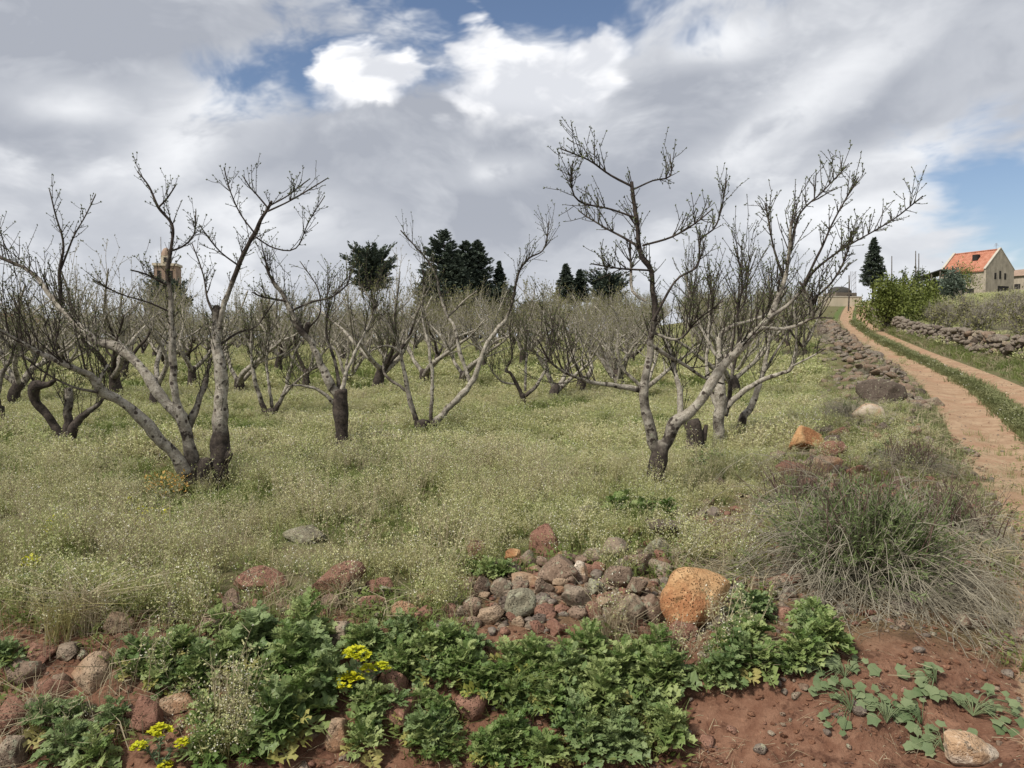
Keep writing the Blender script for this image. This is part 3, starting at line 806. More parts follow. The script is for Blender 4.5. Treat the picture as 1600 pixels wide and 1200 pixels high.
# rubble ridge left of the track and dry stone wall right of it
WALL_MESH = [rock_mesh('wall_stone', 500 + i, M['rk_wall'], 3, 0.25, (1, 0.8, 0.62), 0.12) for i in range(9)]
WALL_MESH2 = [rock_mesh('wall_stone', 530 + i, M['rk_dark' if i % 3 == 0 else 'rk_grey'], 3, 0.25, (1, 0.8, 0.6), 0.12) for i in range(6)]
WALL_MESH3 = [rock_mesh('wall_stone', 545 + i, M['rk_brown'], 3, 0.25, (1, 0.8, 0.6), 0.12) for i in range(5)]
SMALL_MESH = [rock_mesh('rubble', 560 + i, M[['rk_wall', 'rk_brown', 'rk_grey', 'rk_red'][i % 4]], 2, 0.3, (1, 0.8, 0.6), 0.12) for i in range(8)]
def stone_heap(name, pts, label, cat):
    """pts: list of (x, y, z, size) sorted with the largest in the picture first; 300 single stones, the rest one part"""
    hz_ = H(np.array([q[0] for q in pts]), np.array([q[1] for q in pts]))
    pts = [(q[0], q[1], q[2] + h_, q[3]) for q, h_ in zip(pts, hz_)]
    pts.sort(key=lambda q: -q[3] / q[1])
    root = empty(name, (pts[0][0], pts[0][1], H1(pts[0][0], pts[0][1])))
    tag(root, label, cat)
    o0 = np.array(root.location[:])
    for x, y, z, s_ in pts[:290]:
        me = rs.choice(WALL_MESH + WALL_MESH2 + WALL_MESH3 * (4 if name == 'stone_ridge' else 1))
        mesh_obj('stone', me, root, np.array((x, y, z)) - o0, (rs.uniform(-.35, .35), rs.uniform(-.35, .35), rs.uniform(0, 6.28)), (s_ * rs.uniform(.8, 1.25), s_ * rs.uniform(.8, 1.2), s_ * rs.uniform(.75, 1.15)))
    rest = pts[290:]
    if rest:
        mb = MB(); V0, f0 = ico(2)
        for x, y, z, s_ in rest:
            sd = rs.randrange(999)
            V = V0 * (1 + 0.5 * vn3(V0 * 1.6 + sd, sd))[:, None] * np.array((s_, s_ * .8, s_ * .62))
            a = rs.uniform(0, 6.28); c, q = math.cos(a), math.sin(a)
            mb.add(V @ np.array([[c, q, 0], [-q, c, 0], [0, 0, 1]]) + np.array((x, y, z)) - o0, f0)
        ob = mb.build('far_stones', M['rk_wall'], root); ob['kind'] = 'stuff'
    return root
pts = []
for i in range(1000):
    y = 10 + 58 * rs.random() ** 1.35
    s_ = rs.uniform(0.1, 2.9); s_ = 0.35 + abs(rs.gauss(0, 1.0)) if rs.random() < .6 else s_
    if s_ > 3.2: continue
    if y < 16 and rs.random() < .72: continue
    x = float(XL(y)) - s_
    sz = rs.uniform(0.05, 0.10 + .12 * rs.random()) * (1.0 if s_ < 2 else .75) * (1 + .010 * y) * (.7 if y < 16 else 1)
    hump = max(0, 1 - abs(s_ - 1.1) / 1.3)
    pts.append((x, y, sz * rs.uniform(-.25, .3) + hump * rs.random() * 0.34 * min(1, max(0, (y - 14) / 8)), sz))
stone_heap('stone_ridge', pts, 'long heap of grey-brown field stones along the near side of the track', 'stone ridge')
pts = []
def wall_off(y):
    return float(np.interp(y, [10, 26, 34, 50, 120], [1.7, 1.5, 1.1, .5, .3]))
for i in range(1350):
    y = 18 + 72 * rs.random() ** 1.25
    ht = 1.0 * (0.75 + 0.5 * float(vn2(y * 0.4, 0.5, 9)))
    hz = rs.random()
    x = float(XL(y)) + TW + wall_off(y) + rs.uniform(-.22, .22) * (1.25 - .6 * hz) + 0.3
    sz = rs.uniform(0.09, 0.19) * (1 + .008 * y)
    pts.append((x, y, hz * ht, sz))
stone_heap('stone_wall', pts, 'tumbled dry stone wall of grey rocks on the far side of the track', 'stone wall')

# loose rubble and pebbles
P = []; 
for _ in range(4200):
    q = rs.random()
    if q < 0.30:
        y = rs.uniform(3.0, 4.7); x = rs.uniform(-3.6, 3.0)
        if y > 4.3: continue
        sc_ = abs(rs.gauss(0, .012)) + .004
    elif q < 0.60:
        y = 4 + 9 * rs.random(); x = float(XL(y)) - rs.uniform(-.2, 2.8); sc_ = abs(rs.gauss(0, .03)) + .008
    elif q < 0.74:
        y = 4.0 + .9 * rs.random(); x = rs.uniform(-.5, 1.9); sc_ = abs(rs.gauss(0, .02)) + .008
    else:
        y = 4 + 30 * rs.random() ** 1.6; x = float(XL(y)) + rs.uniform(0, TW); sc_ = abs(rs.gauss(0, .010)) + .004
    P.append((x, y, sc_ * .2, sc_))
P = np.array(P); P[:, 2] += H(P[:, 0], P[:, 1])
scatter('pebbles', SMALL_MESH, P[:, :3], np.stack([rng.uniform(-.4, .4, len(P)), rng.uniform(-.4, .4, len(P)), rng.uniform(0, 6.28, len(P))], 1), P[:, 3], rng.integers(0, 8, len(P)), 'loose pebbles and small stones strewn over bank and track edge', 'pebbles')

M['clod'] = mat_rock('soil_clod', (0.13, 0.062, 0.038), (0.21, 0.11, 0.068), (0.17, 0.085, 0.05), 0.2)
CL = [rock_mesh('clod', 620 + i, M['clod'], 3, .05, (1, .8, .55), .26) for i in range(4)]
mb = MB(); A_ = rng.uniform(-.08, .08, (10, 3)) * [1, 1, .08]; B_ = A_ + rng.normal(0, .05, (10, 3)) * [1, 1, .12]; mb.strips(A_, (A_ + B_) / 2 + [0, 0, .004], B_, .0022); CL.append(mb.mesh('straw', [M['dry']]))
mb = MB(); A_ = rng.uniform(-.05, .05, (9, 3)) * [1, 1, .1]; mb.kites(A_, rnd_unit(9) * [1, 1, .3], rnd_unit(9) * .3 + [0, 0, 1], .018, .008); CL.append(mb.mesh('dead_leaf', [M['dry_red']]))
n = 5200
x = rng.uniform(-3.8, 3.4, n); y = rng.uniform(2.9, 4.9, n); k = (y < edge_y(x) + .5) & (x < XL(y) + .6); x, y = x[k], y[k]; n = len(x)
ix = rng.choice([0, 1, 2, 3, 0, 1, 2, 3, 4, 4, 5], n)
scatter('soil_clods', CL, np.stack([x, y, H(x, y) + .003], 1), np.stack([rng.normal(0, .2, n), rng.normal(0, .2, n), rng.uniform(0, 6.28, n)], 1), np.where(ix < 4, np.abs(rng.normal(0, .008, n)) + .003, rng.uniform(.7, 1.3, n)), ix, 'crumbs of red soil, straw and dead leaves littering the bank', 'soil crumbs')

# ------------------------------------------------------------------ weeds and grass
def weed_clump(n=24, r=0.13, h=(0.16, 0.30), dots=1.0, white=0.25, fat=1.0, green=10):
    mb = MB()
    a = rng.uniform(0, 6.28, n); q = r * np.sqrt(rng.random(n))
    B = np.stack([q * np.cos(a), q * np.sin(a), np.full(n, -0.03)], 1)
    hh = rng.uniform(*h, n)
    lean = rng.normal(0, 0.22, (n, 2)) + B[:, :2] * 1.2
    T = B + np.stack([lean[:, 0] * hh, lean[:, 1] * hh, hh], 1)
    Mi = B * 0.5 + T * 0.5 + rng.normal(0, 0.008, (n, 3))
    mb.strips(B, Mi, T, 0.0032 * fat, 0)
    k = 5                                   # side branches
    t = rng.uniform(0.4, 0.95, (n, k))
    S0 = (B[:, None] * (1 - t[..., None]) + T[:, None] * t[..., None]).reshape(-1, 3)
    dv = rnd_unit(n * k); dv[:, 2] = np.abs(dv[:, 2]) * 0.8 + 0.35
    ln = rng.uniform(0.025, 0.075, n * k)[:, None]
    S1 = S0 + dv * ln
    mb.strips(S0, S0 * .5 + S1 * .5, S1, 0.0024 * fat, 0)
    E = np.concatenate([S1, T, S0 * .4 + S1 * .6])
    E = np.repeat(E, 2, 0) + rng.normal(0, 0.010, (len(E) * 2, 3))
    keep = rng.random(len(E)) < dots
    E = E[keep]
    wh = rng.random(len(E)) < white
    for sel, mi, l0 in ((~wh, 1, .013), (wh, 2, .0095)):
        Q = E[sel]
        if len(Q):
            D = rnd_unit(len(Q)); D[:, 2] += .5
            mb.kites(Q, D, rnd_unit(len(Q)), rng.uniform(.6, 1.3, len(Q)) * l0 * fat, rng.uniform(.5, .8, len(Q)) * l0 * fat, mi)
    if green:
        a = rng.uniform(0, 6.28, green); q = r * np.sqrt(rng.random(green))
        Q = np.stack([q * np.cos(a), q * np.sin(a), rng.uniform(-.02, .06, green)], 1)
        D = rnd_unit(green); D[:, 2] = np.abs(D[:, 2]) * .7 + .2
        mb.kites(Q, D, rnd_unit(green), rng.uniform(.04, .08, green), rng.uniform(.010, .02, green) * fat, 3, fold=.08)
    return mb
def grass_clump(n=36, r=0.09, h=(0.10, 0.24), w=0.005, mi=0, droop=0.5):
    mb = MB()
    a = rng.uniform(0, 6.28, n); q = r * np.sqrt(rng.random(n))
    B = np.stack([q * np.cos(a), q * np.sin(a), np.full(n, -0.02)], 1)
    hh = rng.uniform(*h, n); dr = rng.normal(0, 1, (n, 2)); dr /= np.linalg.norm(dr, axis=1)[:, None]
    o1 = rng.uniform(.1, .35, n) ; o2 = o1 + rng.uniform(.1, droop, n)
    Mi = B + np.stack([dr[:, 0] * o1 * hh * .6, dr[:, 1] * o1 * hh * .6, hh * .62], 1)
    T = B + np.stack([dr[:, 0] * o2 * hh, dr[:, 1] * o2 * hh, hh * rng.uniform(.75, 1, n)], 1)
    mb.strips(B, Mi, T, w, mi)
    return mb
def herb_clump(n=30, r=0.10, L=(0.03, 0.07), h=0.10, mi=0):
    mb = MB()
    a = rng.uniform(0, 6.28, n); q = r * np.sqrt(rng.random(n))
    Q = np.stack([q * np.cos(a), q * np.sin(a), rng.uniform(0, h, n)], 1)
    D = rnd_unit(n); D[:, :2] += Q[:, :2] / r * .7; D[:, 2] = np.abs(D[:, 2]) * .6 + .15
    mb.kites(Q, D, rnd_unit(n) * .4 + np.array([0, 0, 1]), rng.uniform(*L, n), rng.uniform(.012, .03, n), mi, fold=.1)
    return mb
WEED_M = [M['weed_stem'], M['weed_pod'], M['white'], M['grass']]
near_protos = [weed_clump(22, .12, (.14, .27), .7, w_, 1.0, 16).mesh('weed', WEED_M) for w_ in (.12, .18, .28, .10)]
near_protos += [weed_clump(18, .10, (.20, .36), .8, .15, 1.0, 10).mesh('weed', WEED_M)]
near_protos += [weed_clump(14, .10, (.22, .42), .7, .15, 1.0, 8).mesh('weed', [M['dry'], M['weed_pod'], M['white'], M['grass']]), weed_clump(16, .13, (.12, .3), .5, .1, 1.2, 16).mesh('weed', WEED_M)]
near_protos += [grass_clump(36, .10, (.10, .24)).mesh('grass', [M['grass']]) for _ in range(2)]
near_protos += [herb_clump(34).mesh('herb', [M['grass']]) for _ in range(2)]
far_protos = [weed_clump(26, .20, (.14, .30), .7, w_, 1.8, 22).mesh('weed', WEED_M) for w_ in (.10, .16, .12)]
far_protos += [weed_clump(24, .20, (.14, .30), .7, .12, 1.8, 10).mesh('weed', [M['dry'], M['weed_pod'], M['white'], M['grass']])]
far_protos += [grass_clump(44, .20, (.10, .26), .011).mesh('grass', [M['grass']]), herb_clump(40, .20, (.05, .11), .12).mesh('herb', [M['grass']])]
vfar_protos = [weed_clump(22, .34, (.16, .34), .6, .08, 3.6, 22).mesh('weed', WEED_M) for _ in range(2)]
vfar_protos += [grass_clump(50, .34, (.12, .3), .022).mesh('grass', [M['grass']])]
def field_points(y0, y1, dens):
    w1 = 0.78 * y1 + 2.0
    n = int((y1 - y0) * 2 * w1 * dens)
    y = rng.uniform(y0, y1, n); x = rng.uniform(-w1, w1, n)
    k = (np.abs(x) < 0.74 * y + 1.6)
    x, y = x[k], y[k]
    s_ = XL(y) - x
    k = s_ > np.interp(y, [5, 9, 13, 20, 60], [2.7, 2.5, 2.3, 3.0, 2.6]) + 0.9 * fb2(x * .5, y * .5, 61, 3)
    k &= y > edge_y(x) - 0.02
    # thinner cover among the stones of the pile
    z_ = H(x, y); yc = y * cp - (z_ - CAMZ) * sp_; pxs = 800 + F * x / yc; pys = 600 - F * (y * sp_ + (z_ - CAMZ) * cp) / yc
    k &= ((pxs - 905) / 195) ** 2 + ((pys - 940) / 78) ** 2 > 1 + .5 * rng.normal(0, .3, len(x))
    k &= (((pxs - 490) / 185) ** 2 + ((pys - 968) / 62) ** 2 > 1) | (rng.random(len(x)) < .06)
    k &= (((pxs - 852) / 40) ** 2 + ((pys - 885) / 30) ** 2 > 1) & (((pxs - 470) / 45) ** 2 + ((pys - 868) / 26) ** 2 > 1)
    pile = 0 * np.exp(-(((x - .40) / .80) ** 2 + ((y - 4.75) / .55) ** 2))
    pile2 = np.exp(-(((x - 2.1) / .9) ** 2 + ((y - 5.3) / .8) ** 2))
    k &= rng.random(len(x)) > np.clip(1.5 * pile + 1.2 * pile2, 0, .97)
    return x[k], y[k]
def lay(name, y0, y1, dens, protos, nweed, ngreen, scl, label, cat='weeds', greenbias=0.0, hnear=1.0):
    x, y = field_points(y0, y1, dens)
    n = len(x)
    g = fb2(x * .45, y * .45, 90, 4) + 0.6 * fb2(x * 1.7, y * 1.7, 95, 3) + 0.4 * fb2(x * .12, y * .12, 97, 2) + greenbias
    green = g + rng.normal(0, .13, n) > 0.085
    straw = fb2(x * .38, y * .38, 150, 3) + .5 * fb2(x * 1.4, y * 1.4, 153, 2) + rng.normal(0, .08, n) > .12
    dryk = {7: 5, 4: 3}.get(nweed, 0)
    idx = np.where(green & ~straw, nweed + rng.integers(0, ngreen, n), np.where(straw & (rng.random(n) < .6), dryk, rng.integers(0, nweed, n)))
    sz = .86 * scl * rng.uniform(.6, 1.35, n) * (1 + .9 * fb2(x * .8, y * .8, 33, 3) + .9 * fb2(x * 2.3, y * 2.3, 36, 2)) * np.where(straw, 1.0, .92)
    gone = (fb2(x * 1.1, y * 1.1, 131, 3) < -.19) & (rng.random(n) < .75)
    x, y, idx, sz = x[~gone], y[~gone], idx[~gone], sz[~gone]; n = len(x)
    P = np.stack([x, y, H(x, y)], 1)
    rot = np.stack([rng.normal(0, .10, n), rng.normal(0, .10, n), rng.uniform(0, 6.28, n)], 1)
    return scatter(name, protos, P, rot, sz, idx, label, cat)
lay('field_weeds', 3.8, 9.0, 62, near_protos, 7, 4, 1.0, 'straw-green weeds with tiny cream flowers in the near orchard floor')
lay('orchard_weeds', 9.0, 20.0, 38, far_protos, 4, 2, 1.0, greenbias=.06, label='weeds and grass under the middle rows of trees')
lay('distant_weeds', 20.0, 75.0, 6.0, vfar_protos, 2, 1, 1.05, greenbias=.10, label='weeds and grass far back under the orchard rows')
# grass of the track: middle strip and verges
sp_protos = [grass_clump(40, .10, (.03, .09), .005).mesh('grass', [M['grass_short']]) for _ in range(2)]
sp_protos += [grass_clump(40, .16, (.05, .14), .009).mesh('grass', [M['grass_short']]), herb_clump(30, .12, (.02, .05), .05).mesh('herb', [M['grass_short']])]
sp_protos += [grass_clump(44, .12, (.12, .26), .007, droop=.7).mesh('grass', [M['grass']])]
sp_protos += [herb_clump(8, .14, (.012, .02), .06).mesh('daisy', [M['white']]), grass_clump(30, .16, (.06, .2), .008, droop=.9).mesh('grass', [M['dry']])]
xs, ys, idx, scl = [], [], [], []
for _ in range(15000):
    q = rng.random(); y = 5.5 + 70 * rng.random() ** 2.0; x0 = float(XL(y)); big = 1 + y * .028
    if q < .40 and y > 7:
        if fb2(y * .7, x0 * .3, 79, 3) < -.05 and rng.random() < .7: continue
        if fb2(y * .25, x0 * .1, 77, 3) < -0.20 and rng.random() < .8: continue
        if y > 50 and rng.random() < .75: continue
        x = x0 + TW * rng.normal(.52, .036); i = rng.choice([0, 1, 3, 3, 2]); i = 5 if rng.random() < .10 else i
    elif q < .62:
        if rng.random() < .6 or (y > 40 and rng.random() < .5): continue
        if y < 9.5 and rng.random() < .8: continue
        x = x0 - abs(rng.normal(0, .35)) - .10; i = rng.choice([0, 1, 2, 3, 3, 6]); big *= .75
    else:
        x = x0 + TW + rng.random() ** .6 * (wall_off(y) + .35) + .18; i = rng.choice([2, 2, 3, 4, 6]); big *= .85
        if fb2(x * .8, y * .8, 83, 3) < -.06 and rng.random() < .7: continue
    xs.append(x); ys.append(y); idx.append(i); scl.append(big * rng.uniform(.7, 1.3))
xs = np.array(xs); ys = np.array(ys)
scatter('track_grass', sp_protos, np.stack([xs, ys, H(xs, ys)], 1), np.stack([xs * 0, xs * 0, rng.uniform(0, 6.28, len(xs))], 1), np.array(scl), np.array(idx), 'short green grass along the middle and edges of the track', 'grass')
# field right of the wall
xs = []; ys = []
for _ in range(9000):
    y = 20 + 120 * rng.random() ** 1.2; x = float(XL(y)) + TW + wall_off(y) + .5 + rng.random() * (.28 * y + 6)
    if x > .76 * y + 3: continue
    xs.append(x); ys.append(y)
xs = np.array(xs); ys = np.array(ys)
scatter('slope_weeds', vfar_protos, np.stack([xs, ys, H(xs, ys)], 1), np.stack([xs * 0, xs * 0, rng.uniform(0, 6.28, len(xs))], 1), rng.uniform(.8, 1.5, len(xs)) * (1 + ys * .006), rng.choice([0, 1, 2, 2], len(xs)), 'pale weeds and grass on the slope below the house', 'weeds')

# ------------------------------------------------------------------ orchard trees
def limb(mb, P, r, dark, seed, sides=9, step=0.045, rough=0.10, knots=True, thin=.75):
    """bark tube through the points; r and dark per given point"""
    P = np.asarray(P, float); r = np.asarray(r, float); n = len(P)
    dk = np.broadcast_to(np.asarray(dark, float), (n,))
    Q = smooth_path(np.column_stack([P, r, dk]), step)
    X = Q[:, :3]; rr = np.clip(Q[:, 3], 0.003, None); d2 = Q[:, 4]
    k = np.arange(len(X))
    X = X + np.stack([vn3(np.stack([k * .35, k * 0 + seed, k * 0 + j], 1), seed + j) for j in range(3)], 1) * np.minimum(0.03, rr[:, None] * .7)
    if knots:
        rr = rr * (1 + 0.22 * vn3(np.stack([k * .33, k * 0 + seed * 3.1, k * 0], 1), seed + 7))
    d2 = np.maximum(d2, ss(rr, 0.016, 0.008) * thin)
    mb.tube(X, rr, sides, 0, True, rough, seed, dark=d2, along=rng.random() * 20)
    return X, rr
def curve_shoot(p, d, L, up=0.35, n=5, jit=0.10):
    X = [p]; d = d / np.linalg.norm(d); st = L / n
    for i in range(n):
        d = d + np.array([0, 0, up * 0.25]) + rng.normal(0, jit, 3); d /= np.linalg.norm(d)
        X.append(X[-1] + d * st)
    return np.array(X)
class Crown:
    def __init__(s, leaf=0.026, gap=0.045, thick=1.0, sides=4, dark=.9, sub=4.5):
        s.dark = dark; s.sub = sub
        s.tw = MB(); s.lp = []; s.ld = []; s.ll = []
        s.leaf = leaf; s.gap = gap; s.thick = thick; s.sides = sides
    def buds(s, X, start=0.15):
        L = np.concatenate([[0], np.cumsum(np.linalg.norm(np.diff(X, axis=0), axis=1))])
        t = np.arange(max(L[-1] * start, .02), L[-1], s.gap); t = t + rng.uniform(-.3, .3, len(t)) * s.gap
        pos = np.stack([np.interp(t, L, X[:, j]) for j in range(3)], 1)
        for p in pos:
            if rng.random() < .3: continue
            c = rng.normal(0, 1, 3); c[2] = abs(c[2]) * .6 + .5; c /= np.linalg.norm(c)
            k = rng.integers(2, 5)
            s.lp.append(np.repeat((p + c * .004)[None], k, 0)); s.ld.append(c + rng.normal(0, .45, (k, 3))); s.ll.append(rng.uniform(.45, 1.15, k) * s.leaf * rng.uniform(.6, 1.15))
        dv = X[-1] - X[-2]; dv /= np.linalg.norm(dv) + 1e-9
        s.lp.append(np.repeat(X[-1][None], 4, 0)); s.ld.append(dv + rng.normal(0, .3, (4, 3))); s.ll.append(rng.uniform(.7, 1.25, 4) * s.leaf)
    def twig(s, p, d, L, r0, level=1, up=0.35):
        n = max(3, int(L / .09)); n = min(n, 8)
        X = curve_shoot(p, d, L, up, n, .075)
        rr = np.linspace(r0, max(.0022, r0 * .38), len(X)) * s.thick
        s.tw.tube(X, rr, s.sides, 0, False, dark=s.dark, along=rng.random() * 9)
        s.buds(X)
        if level > 0:
            for _ in range(int(L * s.sub + rng.random())):
                i = rng.integers(1, len(X) - 1) if len(X) > 2 else 1
                t_ = rng.random(); q = X[i] * (1 - t_) + X[min(i + 1, len(X) - 1)] * t_
                dv = X[i] - X[i - 1]; dv /= np.linalg.norm(dv) + 1e-9
                sd = np.cross(dv, rng.normal(size=3)); sd /= np.linalg.norm(sd) + 1e-9
                s.twig(q, dv * .7 + sd * .8 + np.array([0, 0, .25]), min(L * .6, rng.uniform(.05, .32)), r0 * .6, level - 1, .3)
        return X
    def dress(s, X, rr, n, L=(.25, .7), t0=.35, level=1, upw=.8):
        """shoots along a limb"""
        for _ in range(n):
            i = int(rng.uniform(t0, 1.0) ** .85 * (len(X) - 2)); i = max(1, i)
            dv = X[i] - X[i - 1]; dv /= np.linalg.norm(dv) + 1e-9
            sd = np.cross(dv, rng.normal(size=3)); sd /= np.linalg.norm(sd) + 1e-9
            q = rng.random()
            if q < .30:      # short spur
                s.twig(X[i], dv * .3 + sd * .9 + np.array([0, 0, .3]), rng.uniform(.04, .12), .004, 0)
            elif q < .88:
                s.twig(X[i], dv * .5 + sd * .55 + np.array([0, 0, upw * rng.uniform(.2, 1.2)]), rng.uniform(*L), min(rr[i] * .55, rng.uniform(.0042, .0075)), level)
            else:            # long straight water shoot
                s.twig(X[i], dv * .25 + sd * .25 + np.array([0, 0, upw * 1.3]), L[1] * rng.uniform(.7, 1.05), min(rr[i] * .6, rng.uniform(.005, .008)), level, .5)
    def finish(s, root, leafmat):
        s.tw.build('twigs', M['bark'], root)
        P = np.concatenate(s.lp); D = np.concatenate(s.ld); L = np.concatenate(s.ll)
        mb = MB(); mb.kites(P, D, rnd_unit(len(P)), L, L * .42, 0, fold=.08)
        mb.build('leaves', leafmat, root)
    def meshes(s, leafmat):
        P = np.concatenate(s.lp); D = np.concatenate(s.ld); L = np.concatenate(s.ll)
        mb = MB(); mb.kites(P, D, rnd_unit(len(P)), L, L * .42, 0, fold=.08)
        return s.tw.mesh('twigs', M['bark']), mb.mesh('leaves', leafmat)

def hero(label, Y, base, limbs, dens=1.0, leaf=.023, gap=.036, sides=4, group=None, thick=1.0):
    """limbs: (kind, [(px,py,width px)...], depth at start, depth at end, dark, shoots, shoot length)"""
    b = ground(*base)
    dy = Y if Y else b[1]
    root = empty('orchard_tree', (b[0], b[1], b[2])); tag(root, label, 'tree', group)
    o0 = b
    cr = Crown(leaf, gap, thick, sides)
    for i, (kind, pts, d0, d1, dark, nsh, sl_) in enumerate(limbs):
        n = len(pts); P = []
        for j, (px, py, w) in enumerate(pts):
            t = j / (n - 1)
            P.append(at(px, py, b[1] + d0 + (d1 - d0) * t ** 1.2) - o0)
        P = np.array(P); r = np.array([q[2] for q in pts]) * b[1] / F / 2 * 1.0
        r = r * (.60 + .26 * ss(np.array([q[2] for q in pts]), 7, 20))
        if kind == 'trunk':
            P[0, 2] = min(P[0, 2], -0.12)
        dk = np.full(n, float(dark)) if np.isscalar(dark) else np.asarray(dark, float)
        if np.isscalar(dark):
            dk = np.maximum(dk, ss(P[:, 2], .75, .2) * .95)
        mb = MB()
        small = r.max() < .022
        X, rr = limb(mb, P, r, dk, i * 5 + int(base[0]) % 97, 6 if small else 10, .06 if small else .04, .06 if small else .16)
        mb.build('trunk' if kind == 'trunk' else 'limb', M['bark'], root)
        if nsh:
            cr.dress(X, rr, int(nsh * dens * 2.0), sl_, upw=.35 if kind == 'tip' else .6 if sl_ is S else .8)
        if kind == 'tip':
            cr.buds(X, .3)
    cr.finish(root, M['bud'])
    return root
S, ML, LG = (.08, .28), (.18, .5), (.3, .8)
hero('large bare fruit tree with long pale limbs reaching to the left edge', 0, (320, 766), [
 ('trunk', [(301, 766, 34), (299, 730, 26), (296, 690, 21), (285, 655, 20), (273, 613, 15), (268, 520, 13), (266, 455, 11), (262, 427, 10), (268, 385, 9), (268, 352, 8), (247, 324, 6), (233, 291, 5), (215, 268, 3)], 0, -.15, [1, .75, .45, .2, .2, .2, .5, .9, 1, 1, 1, 1, 1], 26, S),
 ('trunk', [(338, 766, 42), (343, 707, 34), (345, 641, 27), (345, 567, 20), (338, 529, 17), (338, 487, 16), (338, 483, 15)], .05, .25, [1, 1, .35, .15, .15, .6, 1], 14, ML),
 ('trunk', [(322, 766, 28), (322, 735, 27), (323, 716, 22)], -.04, -.02, 1, 0, S),
 ('limb', [(343, 728, 20), (352, 718, 18), (360, 709, 14)], .05, .02, 1, 0, S),
 ('limb', [(300, 750, 25), (280, 721, 22), (243, 679, 20), (201, 637, 18), (159, 609, 17), (142, 588, 14), (112, 574, 12), (56, 548, 10), (0, 515, 8), (-70, 482, 5)], 0, -1.1, [.7, .2, .1, .1, .1, .1, .3, .4, .5, .8], 26, LG),
 ('limb', [(154, 613, 8), (117, 606, 6), (75, 585, 4), (40, 560, 3)], -.5, -.9, .6, 5, S),
 ('limb', [(152, 600, 11), (162, 582, 9), (170, 570, 8)], -.5, -.4, .1, 4, ML),
 ('limb', [(287, 658, 22), (243, 609, 19), (219, 571, 18), (187, 546, 18), (154, 534, 16), (119, 504, 14), (84, 469, 12), (51, 427, 10), (0, 403, 8), (-50, 384, 5)], 0, .5, [.3, .1, .1, .3, .4, .2, .2, .5, .9, 1], 34, ML),
 ('tip', [(96, 478, 9), (93, 427, 8), (100, 385, 6), (89, 343, 4), (77, 296, 3)], .3, .3, 1, 8, S),
 ('tip', [(93, 425, 6), (117, 366, 4), (135, 335, 3.5), (149, 305, 3)], .3, .5, 1, 7, S),
 ('limb', [(177, 543, 8), (186, 518, 6), (194, 492, 5)], .2, .1, .8, 4, S),
 ('tip', [(264, 447, 6), (229, 429, 5), (205, 422, 4)], -.05, -.3, 1, 6, S),
 ('tip', [(268, 392, 6), (285, 385, 5), (303, 366, 4), (306, 329, 3)], -.1, .1, 1, 6, S),
 ('tip', [(247, 324, 5), (261, 310, 4), (275, 289, 3)], -.15, -.1, 1, 2, S),
 ('tip', [(266, 487, 6), (233, 473, 4.5), (187, 459, 4), (145, 436, 3)], -.05, -.5, .9, 6, S),
 ('limb', [(292, 668, 16), (313, 623, 14), (324, 585, 11), (330, 560, 7)], .05, .35, .6, 10, LG),
 ('limb', [(338, 545, 14), (350, 476, 12), (374, 412, 11), (398, 364, 10), (422, 320, 7), (424, 316, 6)], .2, -.1, [.2, .4, .9, 1, 1, 1], 14, S),
 ('tip', [(418, 325, 5), (400, 303, 4), (390, 292, 3.5), (380, 276, 3)], -.1, -.2, 1, 3, S),
 ('tip', [(420, 322, 5), (450, 305, 4), (482, 281, 3)], -.1, .1, 1, 5, S),
 ('tip', [(418, 330, 5), (460, 310, 4), (490, 292, 3.4), (511, 279, 3)], -.1, -.2, 1, 6, S),
 ('tip', [(396, 368, 5), (430, 388, 4.5), (462, 388, 4), (482, 348, 3.5), (506, 308, 3)], 0, .3, 1, 8, S),
 ('tip', [(398, 364, 5), (376, 335, 4), (360, 300, 3.4), (351, 264, 3)], -.1, -.2, 1, 6, S),
 ('tip', [(372, 415, 5), (345, 395, 4), (325, 370, 3.4), (312, 352, 3)], 0, -.3, 1, 5, S),
 ('tip', [(345, 538, 8), (373, 520, 6), (401, 510, 4), (430, 470, 3)], .2, .5, .8, 6, S),
 ('limb', [(340, 500, 8), (325, 470, 6), (318, 430, 4), (300, 380, 3)], .2, .4, .9, 8, S),
])
hero('fruit tree with thick black split trunk and one limb leaning left', 0, (535, 706), [
 ('trunk', [(535, 708, 30), (533, 670, 27), (532, 640, 26), (530, 608, 24)], 0, 0, .95, 0, S),
 ('limb', [(527, 618, 17), (510, 588, 16), (490, 540, 14), (474, 520, 13), (446, 468, 11), (422, 432, 7), (412, 396, 4)], 0, -.3, [.6, .1, .2, .7, .4, .9, 1], 26, ML),
 ('limb', [(476, 522, 12), (479, 510, 12), (481, 504, 11)], -.1, -.12, 1, 2, S),
 ('limb', [(452, 488, 7), (486, 472, 6), (518, 464, 5), (542, 444, 4), (548, 420, 3)], -.2, .3, .7, 16, ML),
 ('limb', [(446, 470, 6), (410, 464, 5), (394, 456, 3)], -.2, -.5, .8, 8, S),
 ('limb', [(523, 632, 11), (502, 612, 9), (470, 602, 6), (448, 604, 4)], 0, -.3, .2, 8, ML),
 ('limb', [(533, 612, 12), (542, 580, 9), (558, 544, 8), (578, 504, 6), (590, 470, 4)], 0, .4, .1, 14, LG),
 ('limb', [(530, 606, 11), (522, 560, 8), (510, 520, 6), (516, 472, 4)], .05, .4, .7, 12, LG),
 ('tip', [(474, 520, 6), (500, 490, 4), (496, 450, 3), (470, 410, 2.6)], -.1, .2, .9, 6, S),
], leaf=.026, gap=.045)
